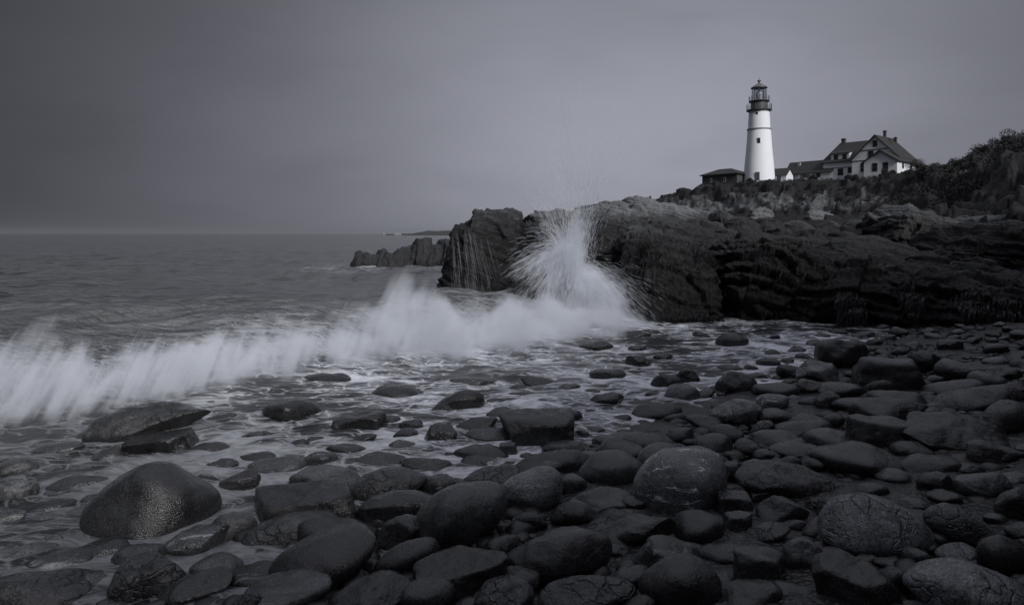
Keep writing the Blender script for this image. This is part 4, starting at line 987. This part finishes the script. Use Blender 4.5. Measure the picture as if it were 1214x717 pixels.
def breaking_wave():
    # hull of the roller
    xs = np.linspace(-4.5, 15.4, 60); th = np.linspace(0, math.pi, 16)
    H = np.interp(xs, T_, H_)*1.28+.1
    V = []
    for x, h in zip(xs, H):
        for a in th: V.append((x, -(1.8+.75*float(sstep(5, 8, x)))*math.cos(a)*abs(math.cos(a))**-.25 if abs(math.cos(a)) > 1e-6 else 0, h*math.sin(a)**.7+(.35*h*math.sin(a))*0))
    V = np.array(V); V[:, 1] += .32*V[:, 2]
    nt = len(th); Fq = grid_faces(len(xs), nt).tolist()
    for i in range(len(xs)-1): Fq.append((i*nt, (i+1)*nt, (i+1)*nt+nt-1, i*nt+nt-1))
    me = bpy.data.meshes.new('breaking_wave'); me.from_pydata(V.tolist(), [], Fq+[tuple(range(nt)), tuple(reversed(range((len(xs)-1)*nt, len(xs)*nt)))])
    bm = bmesh.new(); bm.from_mesh(me); bmesh.ops.recalc_face_normals(bm, faces=bm.faces); bm.to_mesh(me); bm.free()
    o = link('breaking_wave', me, mist_mat('wave_foam', 5., True), None, (W_ORG[0], W_ORG[1], .03))
    o.rotation_euler.z = math.atan2(SHD[1], SHD[0])
    tag(o, 'long white breaking wave rolling in along the stony shore', 'wave')
    # threads of water thrown forward off the lip; local frame: x along, -y shoreward, z up
    r = np.random.default_rng(21); n, k = 4500, 6
    x0 = r.uniform(-4.3, 14.2, n); h = np.interp(x0, T_, H_)
    clump = .5+.5*vnoise(np.stack([x0*1.7, 0*x0, 0*x0], 1), 4)
    kk = r.uniform(size=n) < .35+.65*clump; x0, h, clump = x0[kk], h[kk], clump[kk]; n = len(x0)
    z0 = h*r.uniform(.1, .85, n)*(.6+.4*clump); y0 = r.normal(.25, .35, n)
    vx = r.normal(.55, .35, n)+.5*vnoise(np.stack([x0*.6, 0*x0, 0*x0], 1), 14); vy = r.normal(-.9, .45, n); vz = r.normal(.5, .6, n)
    tt = np.linspace(0, 1, k)[None]*r.uniform(.15, .42, n)[:, None]
    P = np.stack([x0[:, None]+vx[:, None]*tt, y0[:, None]+vy[:, None]*tt, np.maximum(z0[:, None]+vz[:, None]*tt-3.2*tt**2, .02)], -1)
    rad = .0011*r.uniform(.5, 1.3, n)[:, None]*np.sin(np.linspace(.25, math.pi-.1, k))[None]
    strands('spray_threads', P, rad, M_SPRAY, o)['kind'] = 'stuff'
    return o
WAVE = breaking_wave()

def splash():
    Y0 = 19.2; s = Y0/F_PX; org = Vector(((684-CX)*s, Y0, CAM_Z+(HY-382)*s))
    W2 = lambda px, py: np.array([(px-684)*s, (382-py)*s])
    r = np.random.default_rng(31)
    Ps, Rs = [], []
    def burst(n, o0, spread, ang, asd, speed, ssd, t0, t1, dt, rad, ysd=.35, yb=-.3, grav=4.5, k=7):
        a = np.radians(np.clip(r.normal(ang, asd, n), ang-1.9*asd, ang+1.9*asd)); v = np.clip(np.abs(r.normal(speed, ssd, n)), 0, speed+1.6*ssd)
        clump = vnoise(np.stack([a*9, v*.3, 0*a], 1), 77+int(ang)); keep = r.uniform(size=n) < .12+1.1*np.clip(clump+.35, 0, 1)**2
        a, v = a[keep], v[keep]; n = len(a)
        vx, vz = v*np.cos(a), v*np.sin(a); vy = v*r.normal(yb, ysd, n)
        ts = r.uniform(t0, t1, n)
        tt = ts[:, None]+np.linspace(0, 1, k)[None]*(dt*r.uniform(.4, 1.4, n))[:, None]
        ox = o0[0]+r.normal(0, spread, n); oz = o0[1]+r.normal(0, spread*1.3, n); oy = r.normal(0, .2, n)
        P = np.stack([ox[:, None]+vx[:, None]*tt, oy[:, None]+vy[:, None]*tt, np.maximum(oz[:, None]+vz[:, None]*tt-grav*tt**2, .01)], -1)
        P += (r.normal(size=(n, 3))*np.array([.10, .10, .06]))[:, None, :]*(np.linspace(-1, 1, k)**2)[None, :, None]*(v*dt*.5)[:, None, None]
        R_ = rad*r.uniform(.4, 1.3, n)[:, None]*np.sin(np.linspace(.2, math.pi-.15, k))[None]
        Ps.append(P); Rs.append(R_)
    core = W2(678, 296)
    burst(22000, W2(682, 340), .15, 95, 8.5, 5.4, 1.8, .01, .43, .05, .0019, grav=3.9)                   # the jet
    burst(1500, W2(680, 300), .09, 92, 12, 7.4, 2.2, .08, .40, .11, .0014, grav=3.5)                   # thin threads against the sky
    burst(19000, core, .13, 186, 30, 2.2, .85, .02, .46, .07, .0017, grav=2.4)                           # the fan to seaward
    burst(4000, core, .08, 235, 24, 2.2, .7, .05, .35, .09, .0015, grav=2.0)
    burst(900, core, .09, 40, 30, 1.1, .4, .05, .30, .06, .0013, grav=3.0)
    burst(20000, W2(686, 322), .14, -20, 19, 2.4, .8, .04, .58, .055, .0013, grav=2.9)                  # the skirt sliding toward the ledge
    burst(14000, W2(684, 322), .14, -60, 26, 2.0, .8, .05, .55, .08, .0014, grav=1.8)
    burst(900, W2(690, 318), .09, 4, 14, 2.0, .7, .1, .5, .10, .0013, grav=2.6)
    # soft heart of the burst
    V, Fc = ICO[4]
    t = NT('splash_mist'); co = t.n('TexCoord').outputs['Object']
    xyz = t.n('SeparateXYZ', None, _0=co)
    def blob(cx, cz, rx, rz, tilt=0.):
        p = t.mapping(t.n('VectorMath', {'operation': 'SUBTRACT'}, _0=co, _1=(cx, 0, cz)).outputs[0], rot=(0, tilt, 0))
        p = t.mapping(p, scale=(1/rx, 1/.6, 1/rz))
        return t.math('SUBTRACT', 1., t.n('VectorMath', {'operation': 'LENGTH'}, _0=p).outputs['Value'], clamp=True)
    c1, c2, c3 = W2(680, 300), W2(688, 345), W2(722, 372)
    b = t.math('MAXIMUM', t.math('MULTIPLY', blob(c1[0], c1[1], .36, 1.35), .7), t.math('MAXIMUM', blob(c2[0], c2[1], .95, .9, .35), blob(c3[0], c3[1], 2.3, 1.05)))
    nn = t.noise(t.mapping(co, scale=(1.3, 1, .5), rot=(0, .5, 0)), 5., 4, .6)
    d = t.math('MULTIPLY', t.math('POWER', b, 1.6), t.ramp(nn, .36, .64, .2, 1.9))
    v = t.n('VolumePrincipled', None, Color=g(.97), Density=t.math('MULTIPLY', d, 6.5), Anisotropy=0.); t.t.links.new(v.outputs[0], t.out.inputs['Volume'])
    P = V*np.array([2.7, .8, 1.8])+np.array([.35, 0, 1.25])
    P[:, 2] = np.maximum(P[:, 2], .0)
    o = link('splash', np_mesh('splash', P, Fc), t.m, None, org)
    tag(o, 'burst of white spray exploding upward where the wave strikes the black ledge', 'splash')
    strands('spray_threads', np.concatenate(Ps), np.concatenate(Rs), M_SPRAY, o)['kind'] = 'stuff'
splash()

def falling_water():
    o, tree = R['outcrop']; r = np.random.default_rng(41); Ps, Rs = [], []; k = 9
    for _ in range(170):
        u = float(r.choice([.06, .2, .38, .52, .6, .8, .97]))+r.normal(0, .025); px = 534+44*u; py = r.uniform(262, 335)+14*u; L = r.uniform(14, 60); slant = .08+.2*u
        pts = []
        for q in range(k):
            a = q/(k-1); x, yy = px+slant*L*a, py+L*a
            h = tree.ray_cast(Vector((0, 0, CAM_Z)), Vector(((x-CX)/F_PX, 1, (HY-yy)/F_PX)).normalized())
            if h[0] is None: break
            pts.append(h[0]+Vector((0, -.05-.12*r.uniform(), 0)))
        if len(pts) == k:
            P = np.array([p[:] for p in pts]); P[:, 1] = np.minimum(P[:, 1], np.minimum.accumulate(P[:, 1])+.0)
            Ps.append(P); Rs.append(.00065*r.uniform(.4, 1.4)*np.sin(np.linspace(.3, math.pi-.2, k)))
    m = mat_spray('thin_falling_water', .8)
    w = strands('falling_water', np.array(Ps), np.array(Rs), m); tag(w, 'thin white threads of water streaming down the face of the blunt outcrop', 'falling water')
falling_water()

# ================================================================ air, light, camera
def haze():
    m = MB(); m.box(-14000, 14000, -300, 9500, -4, 52)
    t = NT('sea_haze'); v = t.n('VolumePrincipled', None, Color=(.36, .375, .4, 1), Density=HAZE, Anisotropy=.0); t.t.links.new(v.outputs[0], t.out.inputs['Volume'])
    o = m.build('haze', t.m); tag(o, kind='stuff')
HAZE = .00008
if HAZE: haze()

SUN_EL, SUN_AZ = math.radians(34), math.radians(148)      # azimuth clockwise from straight ahead
d = Vector((math.sin(SUN_AZ)*math.cos(SUN_EL), math.cos(SUN_AZ)*math.cos(SUN_EL), math.sin(SUN_EL)))
sl = bpy.data.lights.new('sun', 'SUN'); sl.energy = 1.5; sl.angle = math.radians(16); sl.color = (1, .98, .97)
so = bpy.data.objects.new('sun', sl); COL.objects.link(so); so.rotation_euler = d.to_track_quat('Z', 'Y').to_euler()

def sky():
    w = bpy.data.worlds.new('World'); SC.world = w; w.use_nodes = True; t = w.node_tree; t.nodes.clear()
    class T(NT):
        def __init__(s): s.t = t
    s = T(); out = t.nodes.new('ShaderNodeOutputWorld')
    sk = s.n('TexSky', {'sky_type': 'NISHITA', 'sun_disc': False, 'sun_elevation': SUN_EL, 'sun_rotation': SUN_AZ, 'dust_density': 4.})
    bw = s.n('RGBToBW', None, _0=sk).outputs[0]
    co = s.n('TexCoord').outputs['Generated']; z = s.n('SeparateXYZ', None, _0=co).outputs[2]
    # sheet of stratus: even grey, thinner over the point, heavy out to sea, bright high overhead
    def lobe(px, py, sharp):
        v = Vector(((px-CX)/F_PX, 1, (HY-py)/F_PX)).normalized()
        dt = s.n('VectorMath', {'operation': 'DOT_PRODUCT'}, _0=co, _1=tuple(v)).outputs['Value']
        return s.math('POWER', s.math('MAXIMUM', dt, 0.), sharp)
    flat = s.mapping(co, scale=(1, 1, 3.2))
    c1 = s.noise(flat, 1.6, 4, .5, .4); c2 = s.noise(flat, 4.5, 4, .5)
    cl = s.math('MULTIPLY', s.ramp(c1, .3, .7, .9, 1.1), s.ramp(c2, .3, .7, .97, 1.03))
    L = s.math('MULTIPLY', s.math('MULTIPLY_ADD', lobe(770, 205, 12.), .45, s.math('MULTIPLY_ADD', lobe(760, 262, 3.), .53, .045)), .85)
    L = s.math('ADD', L, s.ramp(z, .40, .9, 0., 1.35))
    L = s.math('MULTIPLY', L, s.ramp(z, -.02, .03, .93, 1.))
    L = s.math('MULTIPLY', L, cl)
    over = s.math('MULTIPLY_ADD', bw, .0004, s.math('MULTIPLY', L, 1.5))
    col = s.n('VectorMath', {'operation': 'SCALE'}, _0=(.93, .955, 1.12)); s.set(col.inputs['Scale'], over)
    bg = s.n('Background', None, Color=col.outputs[0], Strength=.12)
    t.links.new(bg.outputs[0], out.inputs[0])
sky()

cam = bpy.data.cameras.new('camera'); cam.sensor_width = 36; cam.lens = 36*F_PX/1214
cam.shift_y = -(717/2-HY)/1214; cam.clip_start = .05; cam.clip_end = 30000
co = bpy.data.objects.new('camera', cam); COL.objects.link(co); co.location = (0, 0, CAM_Z); co.rotation_euler = (math.radians(90), 0, 0); SC.camera = co

vs = SC.view_settings; SC.display_settings.display_device = 'sRGB'; vs.view_transform = 'Standard'; vs.look = 'None'; vs.gamma = 1; vs.use_curve_mapping = False
vs.exposure = 1.05
cy = SC.cycles
cy.max_bounces = 6; cy.diffuse_bounces = 3; cy.glossy_bounces = 3; cy.volume_bounces = 3; cy.transparent_max_bounces = 8; cy.transmission_bounces = 3
cy.volume_step_rate = 1.0; cy.volume_max_steps = 256; cy.sample_clamp_indirect = 4
cy.use_denoising = True; cy.use_adaptive_sampling = True; cy.adaptive_threshold = .01
try: SC.cycles_curves.shape = 'RIBBONS'
except Exception: pass
